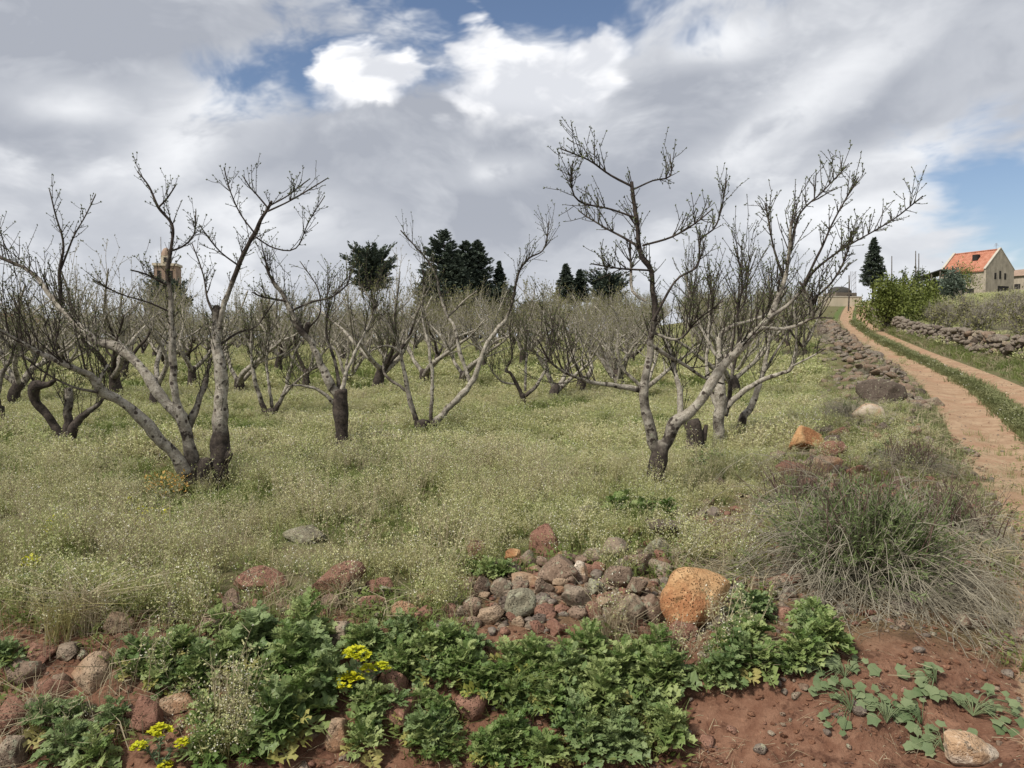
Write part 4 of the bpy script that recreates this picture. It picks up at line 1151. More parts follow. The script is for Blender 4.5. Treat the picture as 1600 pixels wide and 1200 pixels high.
hero('fruit tree with low black stump and three slender pale limbs in a fan', 0, (662, 682), [
 ('trunk', [(662, 684, 30), (661, 670, 29), (660, 658, 26)], 0, 0, 1, 0, S),
 ('limb', [(652, 670, 13), (638, 612, 11), (626, 552, 9), (614, 520, 8), (598, 496, 7), (586, 478, 5), (560, 440, 3)], 0, -.3, .15, 20, LG),
 ('limb', [(672, 668, 10), (676, 600, 9), (670, 544, 8), (660, 496, 6), (664, 440, 4)], 0, .3, .15, 16, LG),
 ('limb', [(676, 664, 15), (710, 628, 14), (738, 596, 13), (758, 544, 11), (776, 515, 10), (790, 500, 9), (802, 464, 7), (810, 428, 5.5), (826, 404, 5), (850, 388, 4), (858, 346, 3)], 0, .1, [.7, .3, .2, .1, .1, .4, .8, .9, 1, 1, 1], 28, ML),
 ('limb', [(734, 598, 10), (720, 556, 10), (710, 512, 8), (698, 492, 7), (686, 456, 6), (674, 416, 5), (626, 360, 3)], .1, .6, [.3, .1, .1, .2, .4, .6, 1], 18, ML),
 ('limb', [(700, 495, 6), (725, 470, 5), (745, 455, 4)], .4, .2, .4, 6, S),
 ('limb', [(626, 552, 7), (605, 540, 6), (580, 548, 4)], -.15, -.4, .4, 8, ML),
 ('limb', [(640, 615, 8), (600, 580, 6), (610, 530, 4)], 0, .4, .6, 10, LG),
], leaf=.026, gap=.045)
hero('large fruit tree forking low beside the stone pile, tallest crown against the sky', 0, (1024, 776), [
 ('trunk', [(1022, 778, 32), (1025, 740, 28), (1030, 706, 30), (1036, 692, 26)], 0, 0, [1, .9, .7, .5], 0, S),
 ('limb', [(1027, 708, 22), (1015, 665, 20), (1005, 625, 18), (1012, 575, 16), (1017, 530, 14), (1022, 490, 12), (1017, 425, 12), (1002, 400, 11), (995, 350, 10), (990, 310, 9), (987, 284, 9)], 0, -.1, [.6, .4, .5, .3, .3, .8, .95, 1, 1, 1, 1], 30, S),
 ('limb', [(1003, 612, 13), (965, 602, 12), (925, 597, 10), (890, 585, 8), (860, 565, 5), (840, 530, 3)], 0, -.6, [.6, .1, .1, .1, .2, .6], 14, LG),
 ('tip', [(989, 292, 6), (955, 275, 5), (920, 250, 4), (875, 232, 3)], -.1, -.3, 1, 12, S),
 ('tip', [(989, 296, 5), (1020, 282, 4.5), (1047, 275, 4), (1047, 243, 3)], -.1, .2, 1, 8, S),
 ('tip', [(993, 340, 6), (955, 327, 5), (905, 315, 4), (892, 285, 3.5), (895, 255, 3)], -.1, -.5, 1, 18, S),
 ('tip', [(998, 385, 7), (972, 370, 6), (935, 350, 4.5), (905, 330, 3)], -.1, .4, 1, 12, S),
 ('tip', [(1004, 384, 6), (1050, 370, 5), (1085, 350, 4), (1112, 328, 3)], -.1, -.4, 1, 12, S),
 ('tip', [(1010, 470, 8), (988, 455, 8), (986, 420, 7), (984, 380, 5)], -.1, .1, .2, 6, S),
 ('tip', [(1015, 422, 6), (970, 420, 5), (925, 412, 3.5)], -.1, -.4, 1, 12, S),
 ('limb', [(1020, 500, 8), (1055, 440, 6), (1090, 415, 5.5), (1095, 375, 5), (1120, 350, 4), (1136, 282, 3)], -.1, .4, .9, 18, S),
 ('limb', [(1013, 536, 10), (1040, 555, 10), (1070, 570, 9), (1100, 590, 8), (1130, 600, 5)], -.05, .5, .1, 6, ML),
 ('limb', [(1018, 520, 8), (1060, 530, 6), (1090, 500, 4), (1130, 470, 3)], 0, -.6, .5, 12, ML),
 ('limb', [(1036, 702, 25), (1055, 660, 23), (1080, 640, 21), (1120, 585, 18), (1150, 550, 17), (1195, 505, 16), (1210, 480, 14), (1225, 440, 11), (1232, 400, 9), (1237, 345, 6)], 0, -.2, [.6, .5, .2, .05, .05, .05, .15, .2, .4, .6], 34, ML),
 ('limb', [(1190, 512, 10), (1225, 513, 10), (1255, 505, 9), (1270, 492, 8), (1266, 468, 7), (1250, 440, 5)], -.15, -.5, .15, 14, ML),
 ('tip', [(1262, 500, 6), (1280, 496, 5), (1302, 497, 4)], -.4, -.6, .2, 3, S),
 ('limb', [(1200, 498, 10), (1235, 472, 9), (1255, 450, 8), (1270, 425, 7), (1300, 400, 5.5), (1340, 375, 4.5), (1400, 340, 4), (1442, 306, 3)], -.15, .2, [.2, .5, .8, 1, 1, 1, 1, 1], 30, S),
 ('limb', [(1250, 455, 7), (1280, 395, 5.5), (1305, 340, 4.5), (1342, 276, 3)], -.1, .1, 1, 16, S),
 ('limb', [(1235, 390, 6), (1250, 335, 5), (1285, 300, 4), (1326, 256, 3)], -.2, .2, 1, 16, S),
 ('limb', [(1226, 440, 6), (1210, 390, 5), (1200, 340, 4), (1195, 318, 3)], -.1, .3, 1, 12, S),
 ('limb', [(1064, 648, 14), (1060, 600, 12), (1048, 552, 9), (1036, 520, 6)], 0, .3, .1, 10, LG),
 ('limb', [(1268, 470, 6), (1300, 440, 5), (1322, 400, 4), (1330, 360, 3)], -.4, -.3, .9, 14, S),
 ('limb', [(1140, 562, 8), (1150, 500, 6), (1160, 440, 4), (1150, 390, 3)], 0, .5, .7, 14, ML),
], gap=.034, leaf=.023)
hero('pale many-stemmed fruit tree just behind the right foreground tree', 0, (1130, 703), [
 ('trunk', [(1120, 706, 26), (1125, 640, 20), (1125, 595, 17), (1125, 530, 13), (1145, 510, 11), (1200, 490, 8), (1230, 450, 5)], 0, .2, [.8, .3, .1, .1, .1, .2, .6], 22, LG),
 ('trunk', [(1150, 690, 16), (1160, 655, 16), (1175, 630, 14), (1195, 570, 11), (1205, 500, 7), (1200, 430, 4)], .5, .8, .2, 20, LG),
 ('limb', [(1128, 645, 13), (1170, 605, 12), (1215, 585, 10), (1237, 575, 9), (1245, 530, 8), (1240, 480, 5)], .05, -.4, .15, 16, ML),
 ('limb', [(1237, 572, 6), (1262, 560, 5), (1290, 545, 3)], -.35, -.6, .3, 5, S),
 ('limb', [(1122, 640, 12), (1105, 590, 10), (1108, 500, 8), (1112, 430, 5)], 0, .5, .1, 18, LG),
 ('limb', [(1135, 650, 12), (1145, 580, 9), (1160, 500, 6), (1170, 420, 4)], .2, .9, .7, 22, LG),
 ('limb', [(1122, 560, 9), (1090, 500, 6), (1070, 430, 4)], 0, .5, .4, 14, LG),
 ('limb', [(1195, 580, 8), (1230, 520, 6), (1260, 460, 4)], .7, 1.0, .4, 14, LG),
], leaf=.026, gap=.045)
o = hero('short charred broken stump between the two right foreground trees', 0, (1086, 714), [
 ('trunk', [(1086, 718, 40), (1084, 695, 36), (1086, 672, 34), (1082, 658, 24)], 0, 0, 1, 0, S),
 ('limb', [(1094, 700, 16), (1100, 676, 13), (1104, 664, 8)], 0, .05, 1, 0, S),
 ('tip', [(1076, 680, 8), (1066, 650, 5), (1062, 620, 3)], 0, .2, .4, 3, ML),
])
o.name = 'tree_stump'; o['category'] = 'stump'
hero('old pollarded tree with black hooked arm standing behind at the left', 0, (103, 704), [
 ('trunk', [(105, 707, 28), (101, 690, 26), (97, 680, 24)], 0, 0, 1, 0, S),
 ('limb', [(97, 689, 17), (75, 652, 16), (54, 625, 17), (57, 603, 18), (74, 600, 13), (88, 592, 8)], 0, -.2, .95, 6, LG),
 ('limb', [(106, 684, 18), (107, 627, 16), (107, 606, 15)], .05, .1, .6, 8, LG),
 ('limb', [(109, 684, 18), (122, 657, 16), (137, 645, 13), (155, 632, 10), (165, 610, 5)], 0, .1, .7, 10, LG),
 ('limb', [(67, 598, 6), (80, 560, 5), (90, 522, 4.5), (95, 486, 3)], -.1, .1, .8, 8, ML),
 ('limb', [(56, 602, 6), (40, 570, 5), (30, 520, 3)], -.1, -.3, .8, 10, ML),
], leaf=.027, gap=.05)
hero('dark-trunked fruit tree cut off by the left edge', 0, (-12, 672), [
 ('trunk', [(-12, 676, 40), (-10, 645, 38), (-8, 632, 34)], 0, 0, 1, 0, S),
 ('limb', [(-8, 640, 16), (0, 598, 11), (14, 565, 9), (22, 545, 8), (30, 500, 5)], 0, 0, .6, 18, LG),
 ('limb', [(22, 548, 7), (5, 530, 6), (-10, 520, 5)], 0, -.2, .7, 6, LG),
 ('limb', [(-12, 640, 14), (-30, 590, 11), (-40, 520, 6)], 0, .3, .4, 14, LG),
], leaf=.027, gap=.05)
hero('fruit tree with three pale upright limbs from a low black base, left of centre', 0, (424, 656), [
 ('trunk', [(424, 659, 22), (423, 648, 22), (420, 640, 18)], 0, 0, 1, 0, S),
 ('limb', [(414, 646, 12), (404, 615, 10), (398, 592, 9), (392, 544, 7), (396, 500, 4)], 0, -.2, .15, 22, LG),
 ('limb', [(430, 642, 12), (446, 608, 10), (458, 560, 8), (472, 530, 5)], 0, .1, .3, 22, LG),
 ('limb', [(425, 640, 9), (420, 600, 8), (416, 560, 6), (424, 510, 4)], .1, .5, .1, 20, LG),
 ('limb', [(440, 620, 8), (470, 590, 6), (500, 570, 4)], 0, -.4, .3, 14, LG),
], leaf=.03, gap=.055)
hero('small dark Y-shaped fruit tree with crooked left arm near the centre', 0, (819, 640), [
 ('trunk', [(819, 643, 15), (818, 628, 13), (817, 616, 13)], 0, 0, .95, 0, S),
 ('limb', [(816, 620, 10), (805, 595, 9), (797, 582, 8), (790, 578, 6), (800, 556, 4), (796, 520, 3)], 0, -.2, .7, 20, LG),
 ('limb', [(820, 620, 10), (840, 600, 9), (850, 582, 8), (857, 556, 6), (870, 520, 4)], 0, .1, .4, 22, LG),
 ('limb', [(804, 600, 6), (785, 597, 5), (772, 584, 4), (764, 570, 3)], 0, -.4, .2, 12, LG),
 ('limb', [(820, 610, 7), (822, 570, 6), (826, 520, 4)], 0, .3, .2, 18, LG),
], leaf=.034, gap=.06)

# rows behind: variants built once, copied tree by tree
def make_variant(seed, detail=1.0, leaf=.045, gap=.08, thick=1.0):
    global rng
    keep = rng; rng = np.random.default_rng(seed)
    tr = MB(); lims = []
    cr = Crown(leaf, gap, thick, 3, .12, 3.2)
    h0 = rng.uniform(.3, .65)
    X, rr = limb(tr, [(0, 0, -.15), (rng.normal(0, .03), rng.normal(0, .03), h0 * .5), (rng.normal(0, .06), rng.normal(0, .06), h0)], [.13, .115, .10], [1, 1, .8], seed, 8, .08, .14)
    top = X[-1]; n = rng.integers(3, 6); a0 = rng.uniform(0, 6.28)
    for i in range(n):
        a = a0 + i * 6.28 / n + rng.normal(0, .3); out = rng.uniform(.55, 1.15); L = rng.uniform(1.6, 2.5)
        d = np.array([math.cos(a) * out, math.sin(a) * out, 1.0]); d /= np.linalg.norm(d)
        P = [top - np.array([0, 0, .12])]; q = 5
        for k in range(q):
            d = d + np.array([0, 0, rng.uniform(-.05, .22)]) + rng.normal(0, .20, 3); d /= np.linalg.norm(d); P.append(P[-1] + d * L / q)
        P = np.array(P); mb = MB()
        r = np.linspace(.062, .014, len(P)) * rng.uniform(.8, 1.1)
        X, rr = limb(mb, P, r, np.linspace(.35, .05, len(P)) + (rng.random() < .25) * .5, seed * 7 + i, 6, .09, .10, thin=.05)
        lims.append(mb)
        cr.dress(X, rr, int(15 * detail), (.35, .95), .22)
        for k in range(3):
            j = int(rng.uniform(.3, .8) * (len(X) - 2)); dv = rng.normal(0, .8, 3); dv[2] = abs(dv[2]) * .5 + .5
            Y_ = curve_shoot(X[j], dv, rng.uniform(.6, 1.2), .3, 6, .16)
            X2, r2 = limb(mb, Y_, np.linspace(rr[j] * .6, .006, len(Y_)), .15, seed + k, 5, .12, .05, thin=.05)
            cr.dress(X2, r2, int(9 * detail), (.25, .7), .2)
    tm = tr.mesh('trunk', M['bark']); lm = [m_.mesh('limb', M['bark']) for m_ in lims]
    tw, lf = cr.meshes(M['orchard_leaf'])
    rng = keep
    return tm, lm, tw, lf
VAR_NEAR = [make_variant(100 + i, .9, .032, .075) for i in range(6)]
VAR_FAR = [make_variant(200 + i, 1.0, .055, .12, 1.35) for i in range(5)]
occupied = [tuple(o.location[:2]) for o in bpy.data.objects if o.name.startswith('orchard_tree') or o.name.startswith('tree_stump')]
spots = []
for px, py in [(372, 622), (596, 619), (722, 606), (908, 618), (968, 612), (245, 636), (180, 628), (30, 640), (868, 628), (480, 612), (660, 606), (1000, 628), (540, 606), (300, 612)]:
    g = ground(px, py); spots.append((float(g[0]), float(g[1]))); occupied.append(spots[-1])
ang = R(12)
for i in range(-40, 41):
    for j in range(0, 26):
        u, v = i * 3.9 + (j % 2) * .6, 12 + j * 3.8
        x = u * math.cos(ang) + (v - 12) * math.sin(ang) + rs.uniform(-.5, .5); y = v * math.cos(ang) - u * math.sin(ang) * .35 + rs.uniform(-.5, .5)
        if y < 13.0 or y > 92 or abs(x) > .72 * y + 2.5: continue
        if float(XL(y)) - x < 3.2: continue
        if any((x - a) ** 2 + (y - b) ** 2 < 2.5 ** 2 for a, b in occupied): continue
        spots.append((x, y))
spots.sort(key=lambda q: q[1])
spots = spots[:288]
ORD = 'first second third fourth fifth sixth seventh eighth ninth tenth eleventh twelfth thirteenth fourteenth fifteenth sixteenth seventeenth eighteenth nineteenth twentieth'.split()
ORD += ['twenty-' + q for q in ORD[:9]] + ['thirtieth'] + ['thirty-' + q for q in ORD[:9]] + ['fortieth'] + ['forty-' + q for q in ORD[:9]] + ['fiftieth'] + ['fifty-' + q for q in ORD[:9]] + ['sixtieth'] + ['sixty-' + q for q in ORD[:9]] + ['seventieth']
near_rank = {q: i for i, q in enumerate(sorted([q for q in spots if q[1] < 30], key=lambda q: q[0] / q[1]))}
zz_ = H(np.array([q[0] for q in spots]), np.array([q[1] for q in spots]))
for k, ((x, y), z) in enumerate(zip(spots, zz_)):
    near = y < 30
    tm, lm, tw, lf = rs.choice(VAR_NEAR if near else VAR_FAR)
    root = empty('orchard_tree', (x, y, z), rs.uniform(0, 6.28), rs.uniform(.92, 1.25))
    where = 'left' if x < -.2 * y else 'middle' if x < .15 * y else 'right'
    if near:
        tag(root, 'leafless fruit tree in the middle-distance rows, %s counting from the left edge' % ORD[near_rank[(x, y)]], 'tree', 'orchard rows in the middle distance')
    else:
        tag(root, 'small distant fruit tree in the crowded far orchard rows, %s part' % where, 'tree', 'far orchard rows, %s' % where)
    mesh_obj('trunk', tm, root)
    for m_ in lm: mesh_obj('limb', m_, root)
    mesh_obj('twigs', tw, root); mesh_obj('leaves', lf, root)

# ------------------------------------------------------------------ conifers, shrubs and buildings behind
def conifer(px, py_top, Y, w_px, label, style='cone', seed=0, base_z=None, py_low=None, group=None):
    global rng
    keep = rng; rng = np.random.default_rng(seed)
    top = at(px, py_top, Y); gz = H1(top[0], Y)
    h = top[2] - gz; rad = w_px * Y / F / 2
    root = empty('conifer_tree', (top[0], Y, gz)); tag(root, label, 'tree', group)
    mb = MB(); mb.tube([(0, 0, -.3), (0, 0, h * .5), (0, 0, h * .97)], [h * .018, h * .012, .02], 7, dark=.9, along=0); mb.build('trunk', M['bark'], root)
    tw = MB(); lv = MB()
    low = (top[2] - at(px, py_low, Y)[2]) if py_low else h * .85
    n = 150; rad *= 1.15
    for i in range(n):
        t = (i + rng.random()) / n
        z = h - low * (t if style != 'ball' else .22 + .78 * t)
        if style == 'cone': R_ = rad * (.06 + .94 * t ** .8)
        elif style == 'cedar': R_ = rad * (.03 + .97 * t ** .58) * rng.uniform(.75, 1.1)
        else: R_ = rad * (math.sin(math.pi * min(1, t * .88 + .06)) ** .7) * rng.uniform(.6, 1.2)
        R_ *= rng.uniform(.72, 1.12)
        a = i * 2.4 + rng.normal(0, .3)
        up = {'cone': -.12, 'cedar': .22, 'ball': 1.1 - 1.4 * t}[style] + rng.normal(0, .08)
        d = np.array([math.cos(a), math.sin(a), up])
        tip = np.array([0, 0, z]) + d * R_ + np.array([0, 0, .12 * R_])
        P = np.array([[0, 0, z], np.array([0, 0, z]) * .5 + tip * .5 - np.array([0, 0, .04 * R_]), tip])
        tw.tube(P, [.035, .022, .008], 3, 0, False, dark=.9, along=0)
        m = int(46 + 50 * R_ / max(rad, .1))
        tt = rng.random(m) ** .6
        Q = P[0] * (1 - tt)[:, None] + tip * tt[:, None]
        sd = np.array([-math.sin(a), math.cos(a), 0])
        side = rng.normal(0, 1, m)
        D = d * .7 + sd * side[:, None] * .8 + rng.normal(0, .25, (m, 3)) + np.array([0, 0, .12])
        L = rng.uniform(.25, .55, m) * (.55 + .45 * (1 - tt)) * min(1.5, .6 + rad * .26) * (.45 + .55 * min(1, R_ / (.5 * rad)))
        Q = Q + rng.normal(0, .035, (m, 3)) * R_
        lv.kites(Q, D, rnd_unit(m) * .9 + np.array([0, 0, .6]), L, L * .38, 0)
    m = 40 if style != 'ball' else 0; Q = np.tile([0, 0, h * .985], (m, 1)) - np.array([0, 0, 1]) * rng.random(m)[:, None] * h * .06
    D = rnd_unit(m) * .6 + np.array([0, 0, 1.0]); lv.kites(Q, D, rnd_unit(m), .25, .07, 0)
    tw.build('branches', M['bark'], root); lv.build('needles', M['conifer'], root)
    rng = keep
    return root
conifer(694, 360, 78, 98, 'tallest dark cedar of the clump at the orchard horizon', 'cedar', 1, py_low=500)
conifer(708, 398, 77, 84, 'broad dark cedar in the middle of the clump, in front of the others', 'cedar', 14, py_low=505)
conifer(727, 377, 80, 62, 'dark cedar close against the right side of the tallest one', 'cedar', 2, py_low=480)
conifer(746, 376, 82, 60, 'dark cedar at the right of the three-tree clump', 'cedar', 3, py_low=470)
conifer(672, 420, 74, 56, 'low dark cedar at the left foot of the clump', 'cedar', 4, py_low=505)
conifer(780, 408, 84, 34, 'thin open fir standing right of the cedar clump', 'cone', 5, py_low=480)
conifer(782, 452, 80, 46, 'low round dark evergreen at the foot of the thin fir', 'ball', 16, py_low=500)
conifer(580, 395, 70, 70, 'round-headed dark pine left of the cedar clump', 'ball', 6, py_low=452)
conifer(884, 412, 88, 40, 'small dark fir left of the tall foreground tree', 'cone', 7, py_low=475)
conifer(906, 421, 90, 34, 'second small dark fir just beside the first', 'cone', 8, py_low=470)
conifer(948, 430, 86, 60, 'broad dark evergreen half hidden behind the tall foreground tree', 'ball', 9, py_low=485)
conifer(1366, 371, 84, 40, 'slender dark spruce beside the track near the house', 'cone', 10, py_low=446)
conifer(262, 444, 74, 66, 'dark rounded evergreen below the brick tower', 'ball', 11, py_low=505)
conifer(832, 478, 76, 50, 'low olive-dark evergreen at the end of the orchard rows', 'ball', 12, py_low=520)

def shrub(px, py_top, py_bot, Y, w_px, mat, label, seed, n=900, leaf=.16, name='shrub', group=None, twiggy=0.0, cat='shrub'):
    global rng
    keep = rng; rng = np.random.default_rng(seed)
    c = at(px, py_bot, Y); gz = H1(c[0], Y); top = at(px, py_top, Y)[2]
    h = max(.4, top - gz); rad = w_px * Y / F / 2
    root = empty(name, (c[0], Y, gz)); tag(root, label, cat, group)
    st = MB(); lv = MB()
    k = 22
    tips = []
    for i in range(k):
        a = rng.uniform(0, 6.28); q = rng.uniform(.1, .95)
        tip = np.array([math.cos(a) * rad * q, math.sin(a) * rad * q, h * (1 - .55 * q ** 2) * rng.uniform(.75, 1.0)])
        P = np.array([[rng.normal(0, .06), rng.normal(0, .06), -.1], tip * [.35, .35, .5] + rng.normal(0, .05, 3), tip])
        st.tube(smooth_path(P, .3), np.linspace(.03, .007, len(smooth_path(P, .3))), 4, 0, False, dark=.2 if twiggy else .6, along=rng.random() * 9)
        tips.append(P)
        for _ in range(int(14 * twiggy)):
            t = rng.uniform(.35, 1); p = P[1] * (1 - t) + P[2] * t
            st.tube(curve_shoot(p, rng.normal(0, .5, 3) + np.array([0, 0, .9]), rng.uniform(.3, .9), .3, 3), [.010, .008, .006, .004], 3, 0, False, dark=.3, along=0)
    m = n; i = rng.integers(0, k, m); t = rng.uniform(.0 if not twiggy else .25, 1.05, m) ** .75
    T = np.array(tips); Q = T[i, 1] * (1 - t)[:, None] + T[i, 2] * t[:, None] + rng.normal(0, .20 * rad ** .7, (m, 3))
    Q[:, 2] = np.maximum(Q[:, 2], .05)
    if not twiggy: Q[:, :2] *= (1 + .35 * np.clip(1 - Q[:, 2] / h, 0, 1))[:, None]; Q[:, 2] = Q[:, 2] - .25 * h * rng.random(m) ** 2; Q[:, 2] = np.maximum(Q[:, 2], .05)
    D = rnd_unit(m) + np.array([0, 0, .5])
    L = rng.uniform(.6, 1.3, m) * leaf * 1.35
    lv.kites(Q, D, rnd_unit(m), L, L * .5, 0, fold=.1)
    st.build('stems', M['bark'], root); lv.build('leaves', M[mat], root)
    rng = keep
    return root
shrub(1385, 428, 490, 58, 76, 'shrub_yellow', 'yellow-green bush at the corner above the stone wall', 21, 5200, .17)
shrub(1418, 425, 492, 60, 70, 'shrub_yellow', 'taller yellow-green bush behind the stone wall, second from the track', 22, 5000, .17)
shrub(1448, 432, 490, 62, 50, 'shrub_yellow', 'yellow-green bush nearest the grey-green olive before the house', 23, 3600, .17)
shrub(1490, 412, 470, 96, 44, 'shrub_blue', 'grey-green olive tree in front of the house wall', 24, 2200, .26, name='olive_tree', cat='tree')
shrub(1505, 402, 450, 118, 50, 'shrub_yellow', 'brownish-green bush against the house front', 25, 1200, .22)
brs = [(1478, 470, 508, 46, 50), (1510, 462, 520, 42, 60), (1545, 470, 520, 44, 70), (1582, 452, 515, 46, 66), (1600, 470, 540, 34, 60), (1530, 478, 520, 38, 60), (1565, 458, 500, 62, 60), (1590, 455, 500, 58, 60), (1460, 480, 505, 50, 40), (1620, 480, 545, 32, 60)]
for i, (px, a_, b_, Y_, w_) in enumerate(brs):
    shrub(px, a_, b_, Y_, w_, 'orchard_leaf', 'bare twiggy sapling on the weedy slope between stone wall and house', 40 + i, 500, .11, name='bare_sapling', group='bare saplings below the house', twiggy=1.0, cat='sapling')
for i, (px, a_, Y_) in enumerate([(1395, 422, 100), (1412, 416, 104), (1430, 410, 106), (1440, 408, 110)]):
    shrub(px, a_, 455, Y_, 14, 'shrub_dark', 'thin upright young cypress behind the yellow-green bushes', 60 + i, 260, .3, name='young_cypress', group='young cypresses behind the bushes', cat='tree')

M['plaster'] = mat_plain('house_plaster', (0.35, 0.30, 0.235), .28, .9, .9, .2, .02)
M['coping'] = mat_plain('pale_coping', (0.44, 0.40, 0.33), .12, 2.0)
M['darkhole'] = mat_plain('dark_interior', (0.028, 0.025, 0.023), .3, 2.0)
M['frame'] = mat_plain('window_frame', (0.14, 0.12, 0.10), .2, 3.0)
M['metal'] = mat_plain('grey_metal', (0.22, 0.22, 0.23), .2, 3.0, .6)
M['shedroof'] = mat_plain('shed_roof', (0.06, 0.058, 0.052), .3, 1.0)
M['brick_t'] = mat_plain('tower_brick', (0.29, 0.205, 0.15), .25, 1.3, .9, .4, .03)
M['cream'] = mat_plain('cream_render', (0.50, 0.43, 0.32), .15, .6)
def mat_tiles():
    m, t = new_mat('roof_tiles')
    oc = ocoord(t)
    w_ = t.n('ShaderNodeTexWave', wave_type='BANDS', bands_direction='X'); t.t.links.new(oc, w_.inputs['Vector']); w_.inputs['Scale'].default_value = 1.6; w_.inputs['Distortion'].default_value = .6
    n = t.noise(oc, 1.8, 5, .65)
    c = t.mix(t.step(n, .3, .7), (0.33, 0.125, 0.075), (0.47, 0.215, 0.14))
    finish(t, c, .85, w_.outputs[0], .6, .06)
    return m
M['tiles'] = mat_tiles()
def quad(mb, a, b, c, d, mi=0):
    mb.add(np.array([a, b, c, d]), [[0, 1, 2, 3]], mi)
def house():
    Y = 140.0
    c0 = at(1539.5, 460, Y); gz = H1(c0[0], Y) - .3
    eave = at(1539.5, 421, Y)[2] - gz; ridge = eave + 3.75
    Lf, Lg = 9.4, 7.7
    phi = math.atan2(.52, .85) * -1          # across the line of sight
    view = np.array([.525, .851]); perp = np.array([.851, -.525])
    a = R(35)
    fdir = -(perp * math.cos(a)) + view * math.sin(a)      # along the eave side, away to the left
    rz = math.atan2(-fdir[1], -fdir[0])                     # local +x points to the corner
    root = empty('stone_house', (c0[0], Y, gz), rz); tag(root, 'cream gabled house with orange-red tiled roof on the hill', 'house')
    # local: corner at origin, x to -Lf along the front, y to Lg (gable at x = 0)
    T = .35
    def part(name, fn, mat, parent=root, smooth=False):
        mb = MB(); fn(mb); return mb.build(name, mat, parent, smooth)
    def gable(x0, x1, up):
        def f(mb):
            pr = [(0, 0), (Lg, 0), (Lg, eave + up), (Lg / 2, ridge + up), (0, eave + up)]
            V = [(x, y, z) for x in (x0, x1) for y, z in pr]
            mb.add(V, [[0, 1, 6, 5], [1, 2, 7, 6], [2, 3, 8, 7], [3, 4, 9, 8], [4, 0, 5, 9]])
            mb.f.append(np.array([[4, 3, 2, 1, 0], [5, 6, 7, 8, 9]]) + (mb.n - 10)); mb.mi.append(np.zeros(2, int))
        return f
    g1 = part('gable_wall', gable(-T, 0, .25), M['plaster']); g2 = part('gable_wall', gable(-Lf, -Lf + T, .25), M['plaster'])
    for gw, x in ((g1, -T / 2), (g2, -Lf + T / 2)):
        for sgn in (0, 1):
            def cop(mb, x=x, sgn=sgn):
                y0, y1 = (-.15, Lg / 2) if sgn == 0 else (Lg + .15, Lg / 2)
                z0, z1 = eave + .26 - .15, ridge + .27
                V = [(x + dx, y, z + dz) for dx in (-T * .65, T * .65) for y, z in ((y0, z0), (y1, z1)) for dz in (0, .16)]
                mb.add(V, [[0, 1, 3, 2], [4, 6, 7, 5], [0, 4, 5, 1], [2, 3, 7, 6], [1, 5, 7, 3], [0, 2, 6, 4]])
            part('coping', cop, M['coping'], gw)
    def front(y0, y1):
        return lambda mb: mb.box((-Lf / 2, (y0 + y1) / 2, eave / 2), (Lf - 2 * T - .01, abs(y1 - y0), eave))
    fw = part('front_wall', front(.02, T), M['plaster']); part('back_wall', front(Lg - T, Lg - .02), M['plaster'])
    def slope(sgn):
        def f(mb):
            y0, y1 = (-.25, Lg / 2) if sgn == 0 else (Lg + .25, Lg / 2)
            k = (ridge - eave) / (Lg / 2); z0 = eave - .25 * k + .02; z1 = ridge + .02
            n = 44; xs_ = np.linspace(-Lf + T + .01, -T - .01, n); wv = .045 * np.cos(np.arange(n) * math.pi)
            rows = 9
            V = []
            for r_ in range(rows):
                t_ = r_ / (rows - 1)
                for x, w_ in zip(xs_, wv): V.append((x, y0 + (y1 - y0) * t_, z0 + (z1 - z0) * t_ + w_ + .05))
            i = np.arange(rows - 1)[:, None] * n + np.arange(n - 1)[None]
            mb.add(V, np.stack([i, i + 1, i + n + 1, i + n], -1).reshape(-1, 4))
            quad(mb, (xs_[0], y0, z0 - .1), (xs_[-1], y0, z0 - .1), (xs_[-1], y1, z1 - .1), (xs_[0], y1, z1 - .1))
        return f
    r1 = part('roof', slope(0), M['tiles']); part('roof', slope(1), M['tiles'])
    k = (ridge - eave) / (Lg / 2)
    part('roof_hatch', lambda mb: mb.box((-3.6, Lg * .30, eave + k * Lg * .30 + .35), (1.0, .8, 1.1)), M['darkhole'], r1)
    part('ridge_cap', lambda mb: mb.tube([(-Lf + T, Lg / 2, ridge + .12), (-T, Lg / 2, ridge + .12)], .14, 8), M['tiles'], r1)
    for y in (2.55, 3.85, 5.25):
        w1 = part('window', lambda mb, y=y: mb.box((.005, y, eave * .80 + (.25 if y == 3.85 else 0)), (.06, .50, 1.15 + (.3 if y == 3.85 else 0))), M['darkhole'], g1)
        w1.name = 'window'
    b_ = part('balcony_opening', lambda mb: mb.box((.005, 4.8, eave * .36), (.08, 3.0, 1.2)), M['darkhole'], g1)
    for j in range(9):
        part('baluster', lambda mb, j=j: mb.box((.30, 3.4 + j * .35, eave * .20), (.06, .07, .8)), M['coping'], b_)
    part('balcony_slab', lambda mb: mb.box((.35, 4.8, eave * .11), (.7, 3.3, .14)), M['coping'], b_)
    d_ = part('door', lambda mb: mb.box((-2.9, .0, eave * .26), (1.35, .06, 1.5)), M['darkhole'], fw)
    part('lintel', lambda mb: mb.box((-2.9, -.02, eave * .26 + .85), (1.7, .12, .2)), M['coping'], d_)
    def ant(mb):
        mb.tube([(-.9, Lg / 2, ridge), (-.9, Lg / 2, ridge + 1.3)], .035, 5)
        for z, l in ((1.2, .5), (1.0, .7), (.8, .9)): mb.tube([(-.9 - l / 2, Lg / 2, ridge + z), (-.9 + l / 2, Lg / 2, ridge + z)], .025, 4)
    part('aerial', ant, M['metal'], r1)
    # neighbour at the right edge
    c1 = at(1612, 455, 150); gz1 = H1(c1[0], 150) - .2
